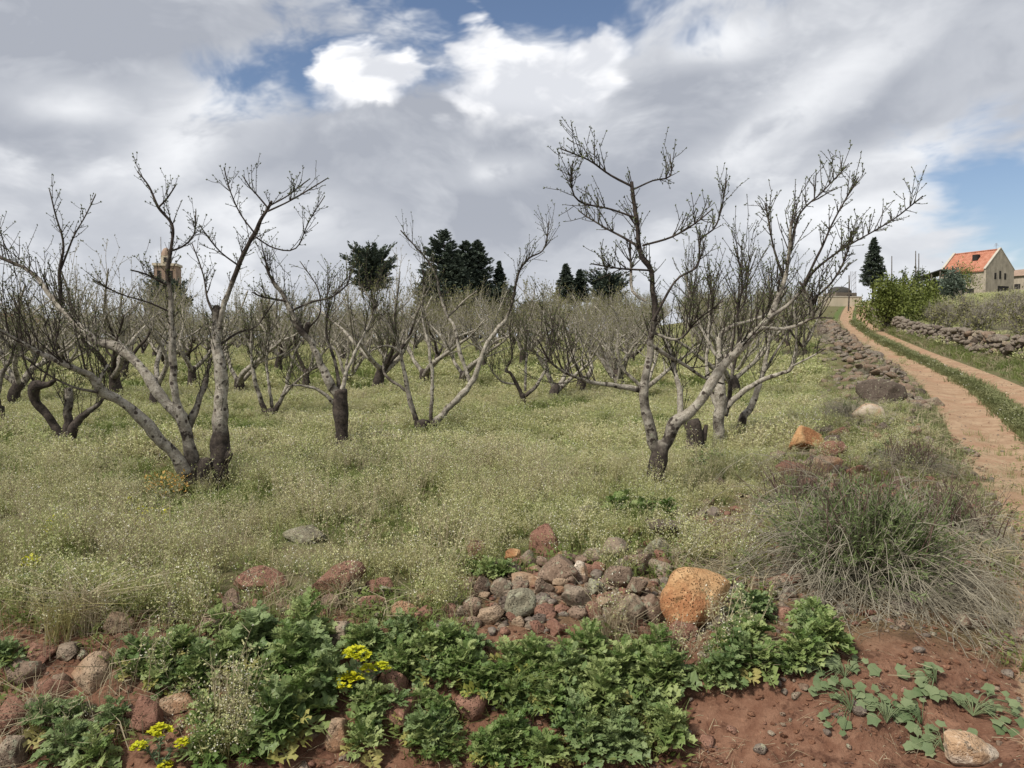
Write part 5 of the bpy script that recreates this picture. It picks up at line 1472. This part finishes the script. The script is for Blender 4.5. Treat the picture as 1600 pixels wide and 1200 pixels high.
    r2 = empty('low_house', (c1[0], 150, gz1), rz); tag(r2, 'low house with flat tiled eave at the right edge behind the gabled house', 'house')
    hh = at(1600, 430, 150)[2] - gz1
    mb = MB(); mb.box((0, 3, hh / 2), (10, 7, hh)); mb.build('wall', M['plaster'], r2, False)
    mb = MB(); V = [(-5.5, -.9, hh + .02), (5.5, -.9, hh + .02), (5.5, 3, hh + 1.6), (-5.5, 3, hh + 1.6), (5.5, 7, hh + .02), (-5.5, 7, hh + .02)]
    mb.add(V, [[0, 1, 2, 3], [3, 2, 4, 5], [0, 5, 4, 1]]); mb.add([(-5.5, -.9, hh + .02), (-5.5, 3, hh + 1.6), (-5.5, 7, hh + .02), (5.5, -.9, hh + .02), (5.5, 3, hh + 1.6), (5.5, 7, hh + .02)], [[0, 1, 2], [3, 5, 4]])
    mb.build('roof', M['brick_t'], r2, False)
    mb = MB(); mb.box((-2.5, -.51, hh * .5), (1.2, .06, 1.0)); mb.build('window', M['darkhole'], r2, False)
    # open shed left of the house
    c2 = at(1455, 436, 132); g2_ = H1(c2[0], 132)
    r3 = empty('open_shed', (c2[0], 132, g2_), rz); r3.scale = (.85, .85, .9); tag(r3, 'open-sided dark shed with sloping roof left of the gabled house', 'shed')
    h1 = at(1440, 430, 132)[2] - g2_; h2 = h1 + 1.3
    mb = MB(); V = [(-3.2, -1.5, h1), (3.2, -1.5, h2), (3.2, 2.5, h2), (-3.2, 2.5, h1)]; V += [(x, y, z - .18) for x, y, z in V]
    mb.add(V, [[0, 1, 2, 3], [7, 6, 5, 4], [0, 4, 5, 1], [1, 5, 6, 2], [2, 6, 7, 3], [3, 7, 4, 0]]); mb.build('roof', M['shedroof'], r3, False)
    for x in (-2.9, -.9, 1.1, 3.0):
        for y in (-1.3, 2.3):
            z = h1 + (x + 3.2) / 6.4 * 1.3 - .18
            mb = MB(); mb.box((x, y, z / 2), (.18, .18, z)); mb.build('post', M['frame'], r3, False)
    mb = MB(); mb.box((0, 2.36, h1 / 2), (5.6, .06, h1 - .3)); mb.build('back_panel', M['shedroof'], r3, False)
house()
def tower():
    Y = 160.0; c = at(262, 430, Y); gz = H1(c[0], Y)
    root = empty('brick_tower', (c[0], Y, gz), R(10)); tag(root, 'square brick tower with small domed turret rising behind the left tree', 'tower')
    top = at(262, 413, Y)[2] - gz; w = 4.3
    mb = MB(); mb.box((0, 0, (top - .5) / 2), (w, w, top - .5)); sh = mb.build('shaft', M['brick_t'], root, False)
    mb = MB(); mb.box((0, 0, top - .25), (w + .5, w + .5, .5)); mb.build('cornice', M['cream'], root, False)
    for x in (-1.1, 1.1):
        mb = MB(); mb.box((x, -w / 2, top - 2.6), (.8, .1, 2.2)); mb.build('opening', M['darkhole'], sh, False)
    t2 = at(262, 400, Y)[2] - gz
    mb = MB(); mb.box((-.2, 0, (top + t2) / 2), (1.7, 1.7, t2 - top)); tu = mb.build('turret', M['cream'], root, False)
    mb = MB(); mb.box((-.2, -.86, (top + t2) / 2), (.6, .08, 1.0)); mb.build('opening', M['darkhole'], tu, False)
    an = np.linspace(0, math.pi / 2, 8); P = np.stack([an * 0 - .2, an * 0, t2 + np.sin(an) * 1.7], 1)
    mb = MB(); mb.tube(P, np.maximum(np.cos(an) * .95, .03), 14); mb.build('dome', M['brick_t'], tu)
    mb = MB(); mb.tube([(-1.2, 0, top), (-1.2, 0, top + 5.6)], .09, 6); mb.build('mast', M['metal'], root)
    # roof at the left edge
    c = at(22, 515, 110); gz = H1(c[0], 110)
    r = empty('village_house', (c[0], 110, gz), R(-14)); tag(r, 'village house of which only an orange roof shows at the left edge', 'house')
    h = at(22, 508, 110)[2] - gz
    mb = MB(); mb.box((0, 0, h / 2), (8, 6, h)); wl = mb.build('wall', M['plaster'], r, False)
    mb = MB(); mb.add([(-4.5, -3.5, h), (4.5, -3.5, h), (3, 0, h + 1.7), (-3, 0, h + 1.7), (4.5, 3.5, h), (-4.5, 3.5, h)], [[0, 1, 2, 3], [3, 2, 4, 5], [0, 5, 4, 1]]); mb.add([(-4.5, -3.5, h), (-3, 0, h + 1.7), (-4.5, 3.5, h), (4.5, -3.5, h), (3, 0, h + 1.7), (4.5, 3.5, h)], [[0, 1, 2], [3, 5, 4]])
    mb.build('roof', M['tiles'], r, False)
    mb = MB(); mb.box((1, -3.02, h * .5), (1.1, .06, 1.2)); mb.build('window', M['darkhole'], wl, False)
    # pale garden wall, hut and mast at the crest of the track
    c = at(1318, 478, 118); gz = H1(c[0], 118)
    r = empty('garden_wall', (c[0], 118, gz), R(8)); tag(r, 'long pale rendered wall across the crest of the track', 'wall')
    mb = MB(); mb.box((-.6, 0, .55), (7.0, .3, 1.7)); mb.build('panel', M['cream'], r, False)
    mb = MB(); mb.box((-.6, 0, 1.47), (7.2, .42, .14)); mb.build('coping', M['coping'], r, False)
    c = at(1312, 462, 126); gz = H1(c[0], 126)
    r = empty('stone_hut', (c[0], 126, gz), R(20)); tag(r, 'small grey hut with rounded roof behind the pale wall at the crest', 'hut')
    hh = at(1312, 458, 126)[2] - gz
    mb = MB(); mb.box((0, 0, hh / 2), (4.2, 3, hh)); mb.build('wall', M['rk_wall'], r, False)
    mb = MB(); P = np.array([(x, 0, hh - .2) for x in np.linspace(-2.1, 2.1, 9)]); mb.tube(P, 1.25 * np.sqrt(np.maximum(.05, 1 - (np.linspace(-1, 1, 9)) ** 4)), 12); mb.build('roof', M['shedroof'], r)
    mb = MB(); mb.box((.6, -1.52, hh * .45), (.8, .06, hh * .8)); mb.build('door', M['darkhole'], r, False)
    c = at(1332, 470, 200); gz = H1(c[0], 200)
    r = empty('lattice_mast', (c[0], 200, gz)); tag(r, 'thin grey lattice mast far beyond the crest of the track', 'mast')
    hm = at(1332, 424, 200)[2] - gz
    for sx in (-1, 1):
        for sy in (-1, 1):
            mb = MB(); mb.tube([(sx * .7, sy * .7, 0), (sx * .45, sy * .45, hm)], .07, 4); mb.build('leg', M['metal'], r)
    for j in range(8):
        z = hm * (j + .5) / 8
        mb = MB(); mb.tube([(-.6, -.6, z - hm / 16), (.6, -.6, z + hm / 16)], .045, 4); mb.build('brace', M['metal'], r)
    for i, (px, pt, Yp) in enumerate([(1392, 400, 120), (1429, 392, 118), (1326, 430, 95), (1434, 396, 119)]):
        c = at(px, 470, Yp); gz = H1(c[0], Yp); hp = at(px, pt, Yp)[2] - gz
        mb = MB(); mb.tube([(0, 0, -.3), (.05, 0, hp * .5), (0, .05, hp)], [.10, .085, .06], 6, dark=.7, along=0)
        o = mb.build('wooden_pole', M['bark'], None, True, (c[0], Yp, gz))
        tag(o, ['bare pole above the yellow-green bushes nearest the spruce', 'left of two tall bare poles near the shed', 'bare leaning pole at the crest of the track', 'right of two tall bare poles near the shed'][i], 'pole')
tower()

# ------------------------------------------------------------------ thistles and other single plants of the bank
def thistle_leaf(seed, mat='thistle'):
    rg = np.random.default_rng(seed)
    n = 8
    ph = rg.uniform(0, 6.28); tw = rg.normal(0, .12)
    def zc(t, y): return .30 * t - .50 * t * t + .55 * abs(y) + .035 * math.sin(9 * t + ph) + tw * y * t
    V = []; F3 = []; F4 = []
    ts = np.linspace(0, 1, n + 1); w = lambda t: .030 * (1 - .7 * t) + .008
    for t in ts:
        V += [(t, -w(t), zc(t, w(t))), (t, w(t), zc(t, w(t)))]
    for i in range(n):
        a = i * 2; F4.append([a, a + 1, a + 3, a + 2])
    for i in range(1, n):
        for k, sg in enumerate((-1, 1)):
            t = ts[i] + rg.normal(0, .012); L = .30 * math.sin(math.pi * (.14 + .74 * (i / n))) * rg.uniform(.75, 1.2) + .03
            cu = rg.normal(0, .05)
            def vt(x, y): V.append((x, sg * y, zc(x, y) + cu * y / .2 + rg.normal(0, .026))); return len(V) - 1
            s0 = vt(t - .022, w(t) * .8); s1 = vt(t + .028, w(t) * .8)
            m0 = vt(t + L * .15 - .012, w(t) + L * .45); m1 = vt(t + L * .25 + .030, w(t) + L * .42)
            p0 = vt(t + L * .02 - .045, w(t) + L * .66); p1 = vt(t + L * .45 + .02, w(t) + L * 1.05); p2 = vt(t + L * .50 + .075, w(t) + L * .55)
            F4.append([s0, s1, m1, m0]); F3 += [[m0, m1, p1], [s0, m0, p0], [m0, p1, p0], [m1, p2, p1]]
    e = len(V); V.append((1.14, 0, zc(1.14, 0))); F3.append([n * 2, n * 2 + 1, e])
    mb = MB(); mb.add(V, np.array(F4)); mb.f.append(np.array(F3)); mb.mi.append(np.zeros(len(F3), int))
    mb.add([(x, y, zc(x, 0) + .010) for x, y in ((0, -.012), (0, .012), (.9, .003), (.9, -.003), (.45, -.008), (.45, .008))], [[0, 1, 5, 4], [4, 5, 2, 3]], 1)
    return mb.mesh('leaf', [M[mat], M['thistle_rib']], False)
TL = [thistle_leaf(i) for i in range(7)]; TG = [thistle_leaf(20 + i, 'thistle_grey') for i in range(7)]; TO = [thistle_leaf(40 + i, 'thistle_old') for i in range(2)]
def thistle(p, size, nleaf, label, group=None, tall=0.0, name='thistle'):
    root = empty(name, p, rs.uniform(0, 6.28)); tag(root, label, 'thistle', group)
    pool = rs.choice([TL, TL, TG])
    for i in range(nleaf):
        t = (i + .5) / nleaf                # 0 outer .. 1 inner
        a = i * 2.39996 + rs.uniform(-.25, .25)
        el = R(14 + 58 * t + rs.uniform(-14, 14)); L = size * (1.05 - .55 * t) * rs.uniform(.8, 1.2)
        z = tall * size * t * rs.uniform(.5, 1.2) + .015
        mesh_obj('leaf', rs.choice(TO) if t < .3 and rs.random() < .12 else rs.choice(pool), root, (.02 * math.cos(a), .02 * math.sin(a), z), (rs.uniform(-.35, .35), -el + .15, a), (L, L * rs.uniform(.85, 1.15), L))
    return root
PATCH = [
 # x0,y0,x1,y1, count, size, leaves, tall, label, group
 (370, 1010, 530, 1195, 15, .19, 24, .8, 'big grey-green thistle right of the lower yellow flowers', 'big thistle clump at the left'),
 (195, 1015, 340, 1110, 12, .14, 20, .5, 'soft-leaved thistle left of the big thistle clump', 'thistles left of the big clump'),
 (60, 1130, 180, 1200, 6, .16, 20, .5, 'thistle at the lower left corner', 'thistles at the lower left corner'),
 (600, 1020, 860, 1075, 22, .14, 20, .5, 'green thistle in the band below the stone pile', 'thistles below the stone pile'),
 (860, 1030, 1150, 1095, 24, .15, 20, .6, 'green thistle in the band below the orange boulder', 'thistles below the orange boulder'),
 (880, 1060, 1060, 1200, 17, .16, 22, .6, 'dark green thistle at the bottom edge right of the middle', 'thistles at the bottom edge'),
 (650, 1150, 880, 1200, 13, .13, 20, .4, 'thistle at the bottom edge in front of the pitted red rock', 'thistles in front of the pitted rock'),
 (740, 1060, 900, 1120, 12, .13, 18, .4, 'thistle above the burrow in the bank', 'thistles around the burrow'),
 (1150, 960, 1290, 1065, 15, .15, 20, .5, 'bright green thistle right of the orange boulder under the dry bush', 'thistles right of the orange boulder'),
 (735, 895, 810, 905, 4, .13, 18, .3, 'pale green thistle on the left shoulder of the stone pile', 'thistles on the stone pile'),
 (945, 790, 1060, 815, 7, .15, 18, .4, 'green thistle at the foot of the right foreground tree', 'thistles at the tree foot'),
 (20, 930, 100, 955, 5, .16, 18, .4, 'grey-green thistle in the weeds at the left edge', 'thistles in the weeds at the left'),
 (560, 990, 640, 1030, 6, .14, 18, .4, 'thistle behind the upper yellow flowers', 'thistles behind the yellow flowers'),
 (0, 1000, 30, 1050, 3, .14, 16, .4, 'thistle hanging in at the left edge', 'thistles at the left edge'),
 (560, 1110, 700, 1195, 8, .14, 18, .4, 'thistle between the wedge of reddish rock and the bottom edge', 'thistles around the wedge rock'),
 (300, 1110, 380, 1195, 5, .15, 20, .5, 'thistle just right of the lower yellow flowers', 'thistles beside the lower yellow flowers'),
 (330, 985, 420, 1050, 7, .15, 20, .5, 'thistle at the upper left of the big clump', 'thistles above the big clump'),
 (1360, 705, 1400, 735, 3, .15, 16, .3, 'leafy green thistle in the rubble above the dry bush', 'thistles in the rubble'),
 (1080, 705, 1130, 745, 5, .15, 16, .4, 'green thistle behind the right foreground tree', 'thistles behind the foreground tree'),
]
for (x0, y0, x1, y1, cnt, size, nl, tall, lab, grp) in PATCH:
    for _ in range(int(cnt * 1.1)):
        g = ground(rs.uniform(x0, x1), rs.uniform(y0, y1))
        sz = size * rs.uniform(.42, .78) * (1.0 if g[1] < 5.2 else 1.35)
        thistle(g, sz, int(nl * rs.uniform(1.2, 1.6)), lab, grp, tall * 1.5 + .4)

# creeping plants with rounded leaves on the red bank
def round_leaf(seed):
    rg = np.random.default_rng(seed); n = 11
    V = [(.0, 0, 0), (.42, 0, .05)]
    for i in range(n):
        a = math.pi + (i + .5) / n * 2 * math.pi
        r = .45 * (1 + .20 * math.sin(5.0 * a + seed) + rg.normal(0, .09)); x = .45 + r * math.cos(a) * 1.1; y = r * math.sin(a) * 1.0
        if abs(math.cos(a) + 1) < .08: x += .12
        V.append((x, y, .04 + .10 * y * y - .12 * x * x + rg.normal(0, .012)))
    f = [[1, 2 + i, 2 + (i + 1) % n] for i in range(n)]
    mb = MB(); mb.add(V, f); return mb.mesh('leaf', [M['cucumber']], True)
RL = [round_leaf(i) for i in range(5)]
def creeper(px, py, size, n, spread, label, rz0=0.0):
    g = ground(px, py); root = empty('creeping_plant', g); tag(root, label, 'plant')
    st = MB()
    for i in range(n):
        a = rz0 + rs.uniform(-1.9, 1.9); q = spread * (.25 + .75 * rs.random()); L = size * rs.uniform(.5, 1.1)
        x, y = q * math.cos(a), q * math.sin(a) * .7
        z = H1(g[0] + x, g[1] + y) - g[2] + .015 + .03 * rs.random()
        st.tube(smooth_path([(0, 0, .01), (x * .5, y * .5, z * .6 + .04), (x, y, z)], .03), .0016, 4, 0, False)
        mesh_obj('leaf', rs.choice(RL), root, (x, y, z), tuple((Matrix.Rotation(.55 + rs.uniform(-.25, .25), 3, 'X') @ Matrix.Rotation(a + rs.uniform(-.7, .7), 3, 'Z') @ Matrix.Rotation(rs.uniform(-.3, .3), 3, 'Y')).to_euler()), (L, L, L))
    st.build('stems', M['cucumber'], root)
creeper(1330, 1120, .06, 22, .17, 'creeping plant with lobed leaves, leftmost on the red bank', 2.6)
creeper(1385, 1140, .062, 20, .15, 'creeping plant in the middle of the red bank below the dry bush', 2.0)
creeper(1462, 1075, .065, 18, .13, 'creeping plant hanging below the dry bush roots', 2.9)
creeper(1440, 1140, .062, 18, .14, 'creeping plant with round leaves left of the pale orange stone', 2.4)
creeper(1520, 1125, .06, 34, .22, 'creeping plant directly above the pale orange stone', .6)
creeper(1475, 1180, .055, 20, .14, 'creeping plant at the bottom edge beside the pale orange stone', 1.6)
creeper(1320, 1065, .065, 20, .16, 'creeping plant at the right end of the thistles', 2.2)

# spurge with yellow heads
def spurge(px, py, heads, label):
    g = ground(px, py); root = empty('spurge_plant', g); tag(root, label, 'flower')
    for (hx, hy, w) in heads:
        p = at(hx, hy, g[1] - .02) - g; r = w * g[1] / F / 2
        mb = MB(); X = smooth_path([(rs.uniform(-.02, .02), rs.uniform(-.02, .02), -.02), p * .55 + np.array([0, 0, .02]), p - np.array([0, 0, r * .4])], .03)
        mb.tube(X, .004, 5); st = mb.build('stem', M['spurge_leaf'], root)
        n = 22; t = rng.uniform(.25, .98, n); i = (t * (len(X) - 1)).astype(int)
        mb = MB(); D = rnd_unit(n); D[:, 2] = np.abs(D[:, 2]) * .5 + .1; mb.kites(X[i], D, rnd_unit(n), rng.uniform(.02, .04, n), .011, 0, fold=.1); mb.build('leaves', M['spurge_leaf'], st)
        mb = MB(); n = 46
        a = rng.uniform(0, 6.28, n); q = np.sqrt(rng.random(n)) * r
        C = p + np.stack([q * np.cos(a), q * np.sin(a), r * .55 * (1 - (q / r) ** 2) + rng.normal(0, .004, n)], 1)
        k = 5
        ang_ = rng.uniform(0, 6.28, n)[:, None] + np.arange(k) * 2 * math.pi / k
        D = np.stack([np.cos(ang_), np.sin(ang_), np.full_like(ang_, .35)], -1).reshape(-1, 3) + rng.normal(0, .15, (n * k, 3))
        mb.kites(np.repeat(C, k, 0), D, np.tile([0, 0, 1.0], (n * k, 1)) + rng.normal(0, .2, (n * k, 3)), r * .34, r * .26, 0, fold=.12)
        mb.build('flower_head', M['spurge'], root)
spurge(560, 1098, [(556, 1024, 42), (548, 1068, 48), (596, 1044, 26), (574, 1046, 22)], 'yellow-flowered spurge with four heads left of the rough red stone')
spurge(252, 1200, [(250, 1146, 36), (217, 1168, 24), (285, 1162, 24), (258, 1198, 22)], 'yellow-flowered spurge with four heads near the bottom edge at the left')

# grass tufts
def tuft(px, py, n, h, w, mat, label, droop=.9, r=.05):
    g = ground(px, py); mb = grass_clump(n, r, h, w, 0, droop)
    o = mb.build('grass_tuft', M[mat], None, True, g); tag(o, label, 'grass')
tuft(572, 1135, 60, (.09, .2), .005, 'grass', 'spiky green grass tuft under the upper yellow flowers')
tuft(140, 985, 150, (.2, .42), .004, 'dry', 'arching dry grass tussock at the left above the reddish stones', 1.4, .08)
tuft(95, 1000, 90, (.18, .36), .004, 'weed_stem', 'arching green-straw tussock at the left edge', 1.4, .07)
tuft(290, 1078, 50, (.08, .16), .005, 'grass', 'small grass tuft above the flat tan stone at the left')
tuft(815, 1100, 80, (.12, .24), .006, 'grass', 'bright green grass tuft in the thistles below the burrow')
tuft(700, 1175, 60, (.1, .2), .005, 'grass', 'green grass tuft at the bottom edge near the pitted rock')
tuft(950, 1005, 38, (.2, .38), .0035, 'dry', 'upright bunch of tan dry stalks in front of the tall grey-brown stone', .35, .05)
tuft(420, 975, 40, (.12, .24), .003, 'dry', 'thin dry stalks in front of the long reddish slab', .4, .14)
tuft(530, 950, 30, (.12, .24), .003, 'dry', 'dry stalks before the wedge-shaped boulder', .4, .10)
tuft(60, 1150, 50, (.15, .3), .004, 'dry', 'dry stalks among stones at the lower left', .7, .08)

# tall seeding weeds of the bank and between stones
tall = [weed_clump(6, .06, (.20, .38), .55, .35, 1.0, 4).mesh('weed', [M['dry'], M['weed_pod'], M['white'], M['grass']]) for _ in range(3)]
tall += [weed_clump(12, .09, (.12, .24), 1.0, .3, 1.0, 14).mesh('weed', WEED_M) for _ in range(2)]
tall += [herb_clump(26, .08, (.02, .05), .06).mesh('herb', [M['grass']]), grass_clump(26, .07, (.06, .16), .004).mesh('grass', [M['grass']]), grass_clump(22, .08, (.08, .2), .0035, droop=1.3).mesh('grass', [M['dry']])]
Pp, ii, sz = [], [], []
for (x0, y0, x1, y1, cnt, kinds) in [
    (0, 930, 320, 1000, 50, (0, 1, 2, 3, 4, 5, 6, 7)), (320, 930, 720, 1000, 90, (5, 5, 6, 6, 7)), (300, 930, 560, 985, 12, (0, 1, 2)), (0, 1000, 330, 1180, 44, (2, 5, 6, 7, 7)), (330, 1090, 420, 1195, 22, (0, 1, 3, 4)),
    (560, 975, 720, 1060, 30, (5, 6)), (560, 1050, 1050, 1200, 90, (5, 5, 6, 6)), (930, 985, 975, 1010, 6, (0, 1, 7)), (860, 1000, 1150, 1040, 8, (7, 5)), (1060, 830, 1190, 890, 34, (0, 1, 2, 3, 4)),
    (720, 835, 1090, 905, 90, (5, 5, 6, 6, 3)), (1050, 880, 1200, 960, 40, (5, 6, 7)), (760, 790, 1060, 835, 60, (3, 4, 5, 6)), (1180, 700, 1300, 850, 90, (3, 4, 5, 7, 7)), (1050, 1010, 1180, 1060, 14, (0, 2, 7)), (1220, 525, 1420, 720, 750, (3, 4, 5, 5, 6, 6, 7)), (1300, 640, 1460, 760, 160, (3, 5, 5, 6, 6, 7)), (1430, 680, 1600, 860, 130, (5, 6, 6, 7, 7)), (1540, 850, 1600, 1050, 24, (5, 6, 7))]:
    for _ in range(cnt):
        Pp.append(ground(rs.uniform(x0, x1), rs.uniform(y0, y1))); ii.append(rs.choice(kinds)); sz.append(rs.uniform(.7, 1.25))
n = len(Pp)
scatter('bank_weeds', tall, np.array(Pp), np.stack([rng.normal(0, .12, n), rng.normal(0, .12, n), rng.uniform(0, 6.28, n)], 1), np.array(sz), np.array(ii), 'seeding weeds, small herbs and dry grass over bank and stones', 'weeds')

# ------------------------------------------------------------------ dry bushes
def dry_bush(px, py, label, n_dry, n_up, n_green, Ld, rad, hgt, lean=(0, 0), seed=0, up_len=(.3, .6), name='dry_bush'):
    global rng
    keep = rng; rng = np.random.default_rng(seed)
    g = ground(px, py); root = empty(name, g); tag(root, label, 'bush')
    gx = np.linspace(-2, 2, 61); HG = H(*np.meshgrid(g[0] + gx, g[1] + gx)) - g[2]
    def hz(x, y): return HG[min(60, max(0, int((y + 2) * 15 + .5))), min(60, max(0, int((x + 2) * 15 + .5)))]
    dry = MB()
    for i in range(n_dry):
        a = rng.uniform(0, 6.28); el = rng.uniform(.15, 1.2); L = rng.uniform(*Ld)
        d = np.array([math.cos(a) * math.cos(el) + lean[0], math.sin(a) * math.cos(el) + lean[1], math.sin(el)]); p = np.array([rng.normal(0, rad * .16), rng.normal(0, rad * .16), 0.02])
        X = [p]; m = 9
        for k in range(m):
            d = d + np.array([0, 0, -.24 - .08 * k * .4]) * .9 + rng.normal(0, .10, 3); d /= np.linalg.norm(d)
            q = X[-1] + d * L / m
            q[2] = max(q[2], float(hz(q[0], q[1])) + .015 + .05 * rng.random()); X.append(q)
        X = np.array(X); dry.tube(X, np.linspace(.0036, .0014, len(X)), 3, 0, False)
        for _ in range(5):
            k = rng.integers(2, m); dv = X[k] - X[k - 1]; dv = dv / (np.linalg.norm(dv) + 1e-6) + rng.normal(0, .5, 3)
            Y_ = curve_shoot(X[k], dv, rng.uniform(.08, .26), -.2, 4, .22); dry.tube(Y_, np.linspace(.0022, .001, len(Y_)), 3, 0, False)
    dry.build('dry_stems', M['dry_grey'], root)
    if n_up:
        up = MB()
        for i in range(n_up):
            a = rng.uniform(0, 6.28); o_ = rng.uniform(.05, .75)
            X = curve_shoot(np.array([rng.normal(0, rad * .3), rng.normal(0, rad * .3), hgt * .25]), np.array([math.cos(a) * o_, math.sin(a) * o_, 1.0]), rng.uniform(*up_len), .1, 6, .07)
            up.tube(X, np.linspace(.0042, .0016, len(X)), 4, 0, False)
            for _ in range(4):
                k = rng.integers(2, 6); Y_ = curve_shoot(X[k], rng.normal(0, .5, 3) + np.array([0, 0, .7]), rng.uniform(.06, .2), .1, 3, .1); up.tube(Y_, [.002, .0017, .0014, .001], 3, 0, False)
        up.build('upright_stems', M['dry_red'], root)
    if n_green:
        lv = MB(); st = MB()
        for i in range(n_green // 24):
            a = rng.uniform(0, 6.28); el = rng.uniform(.35, 1.5); L = hgt * rng.uniform(.6, 1.15)
            X = curve_shoot(np.array([rng.normal(0, rad * .2), rng.normal(0, rad * .2), .02]), np.array([math.cos(a) * math.cos(el) + lean[0] * .5, math.sin(a) * math.cos(el) + lean[1] * .5, math.sin(el)]), L, .0, 6, .12)
            st.tube(X, np.linspace(.004, .0015, len(X)), 3, 0, False)
            k = 34; t = rng.uniform(.3, 1, k) * (len(X) - 1); j = t.astype(int).clip(0, len(X) - 2); fr = (t - j)[:, None]
            Q = X[j] * (1 - fr) + X[j + 1] * fr
            D = (X[j + 1] - X[j]); D /= np.linalg.norm(D, axis=1)[:, None]; D = D + rnd_unit(k) * .9
            lv.kites(Q, D, rnd_unit(k), rng.uniform(.025, .055, k), rng.uniform(.006, .011, k), 0)
        st.build('green_stems', M['dry_grey'], root); lv.build('leaves', M['broom_leaf'], root)
    rng = keep
    return root
dry_bush(1345, 905, 'large broom-like bush with green heart and drooping grey stems over the red bank', 560, 60, 15000, (.65, 1.45), .64, .60, (.14, -.30), 1, (.25, .62))
dry_bush(1480, 840, 'grey dead bush between the large broom-like bush and the track', 260, 70, 1200, (.3, .7), .5, .35, (.1, -.1), 2, (.15, .4))
dry_bush(1250, 800, 'brown dead brush left of the large broom-like bush', 190, 50, 700, (.3, .6), .45, .3, (0, -.1), 3, (.2, .5))
dry_bush(1420, 735, 'low brown dead brush in the rubble above the broom-like bush', 200, 60, 500, (.3, .7), .5, .3, (0, 0), 4, (.15, .35))
dry_bush(1328, 655, 'domed dry bush leaning on the dark boulder by the track', 420, 0, 300, (.45, .9), .5, .4, (0, 0), 5)
dry_bush(1365, 585, 'low dark dry bush at the track edge beyond the dark boulder', 200, 0, 400, (.4, .8), .5, .4, (0, 0), 6)
dry_bush(1240, 560, 'grey brush on the stone ridge behind the right foreground tree', 260, 60, 300, (.5, 1.2), .7, .5, (0, 0), 7, (.4, .9))
dry_bush(1280, 530, 'grey brush on the far stone ridge near the crest', 260, 60, 300, (.6, 1.4), .9, .6, (0, 0), 8, (.4, .9))
for i, (px, py) in enumerate([(1415, 492), (1440, 500), (1470, 512), (1500, 520), (1535, 528), (1570, 538), (1600, 545)]):
    o = dry_bush(px, py, 'purplish dead scrub growing along the top of the dry stone wall', 150, 40, 200, (.5, 1.3), .8, .6, (0, 0), 20 + i, (.3, .8), name='dead_scrub')
    o['group'] = 'dead scrub on the stone wall'; o.location.z += .7

# small accents in the field weeds
M['dry_orange'] = mat_leaf('dry_orange', (0.42, 0.24, 0.06), (0.50, 0.36, 0.10), 2.0, .2)
def accent(px, py, mat, n, r, h, label, cat):
    g = ground(px, py); mb = herb_clump(n, r, (.02, .05), h); V = mb.v
    o = mb.build('low_plant', M[mat], None, True, g + np.array([0, 0, .07])); tag(o, label, cat)
accent(262, 782, 'dry_orange', 170, .22, .18, 'orange withered plant left of the black base of the large left tree', 'plant')
accent(222, 842, 'spurge', 60, .10, .16, 'yellow-flowering plant in the weeds below the large left tree', 'flower')
accent(248, 838, 'spurge', 40, .09, .16, 'second yellow-flowering plant in the weeds just right of the first', 'flower')
accent(89, 854, 'spurge', 40, .09, .16, 'yellow-flowering plant in the weeds toward the left edge', 'flower')
accent(50, 903, 'spurge', 30, .06, .06, 'small yellow-flowering plant near the left edge above the tussocks', 'flower')
accent(205, 800, 'spurge', 24, .06, .06, 'tiny yellow-flowering plant left of the orange withered plant', 'flower')
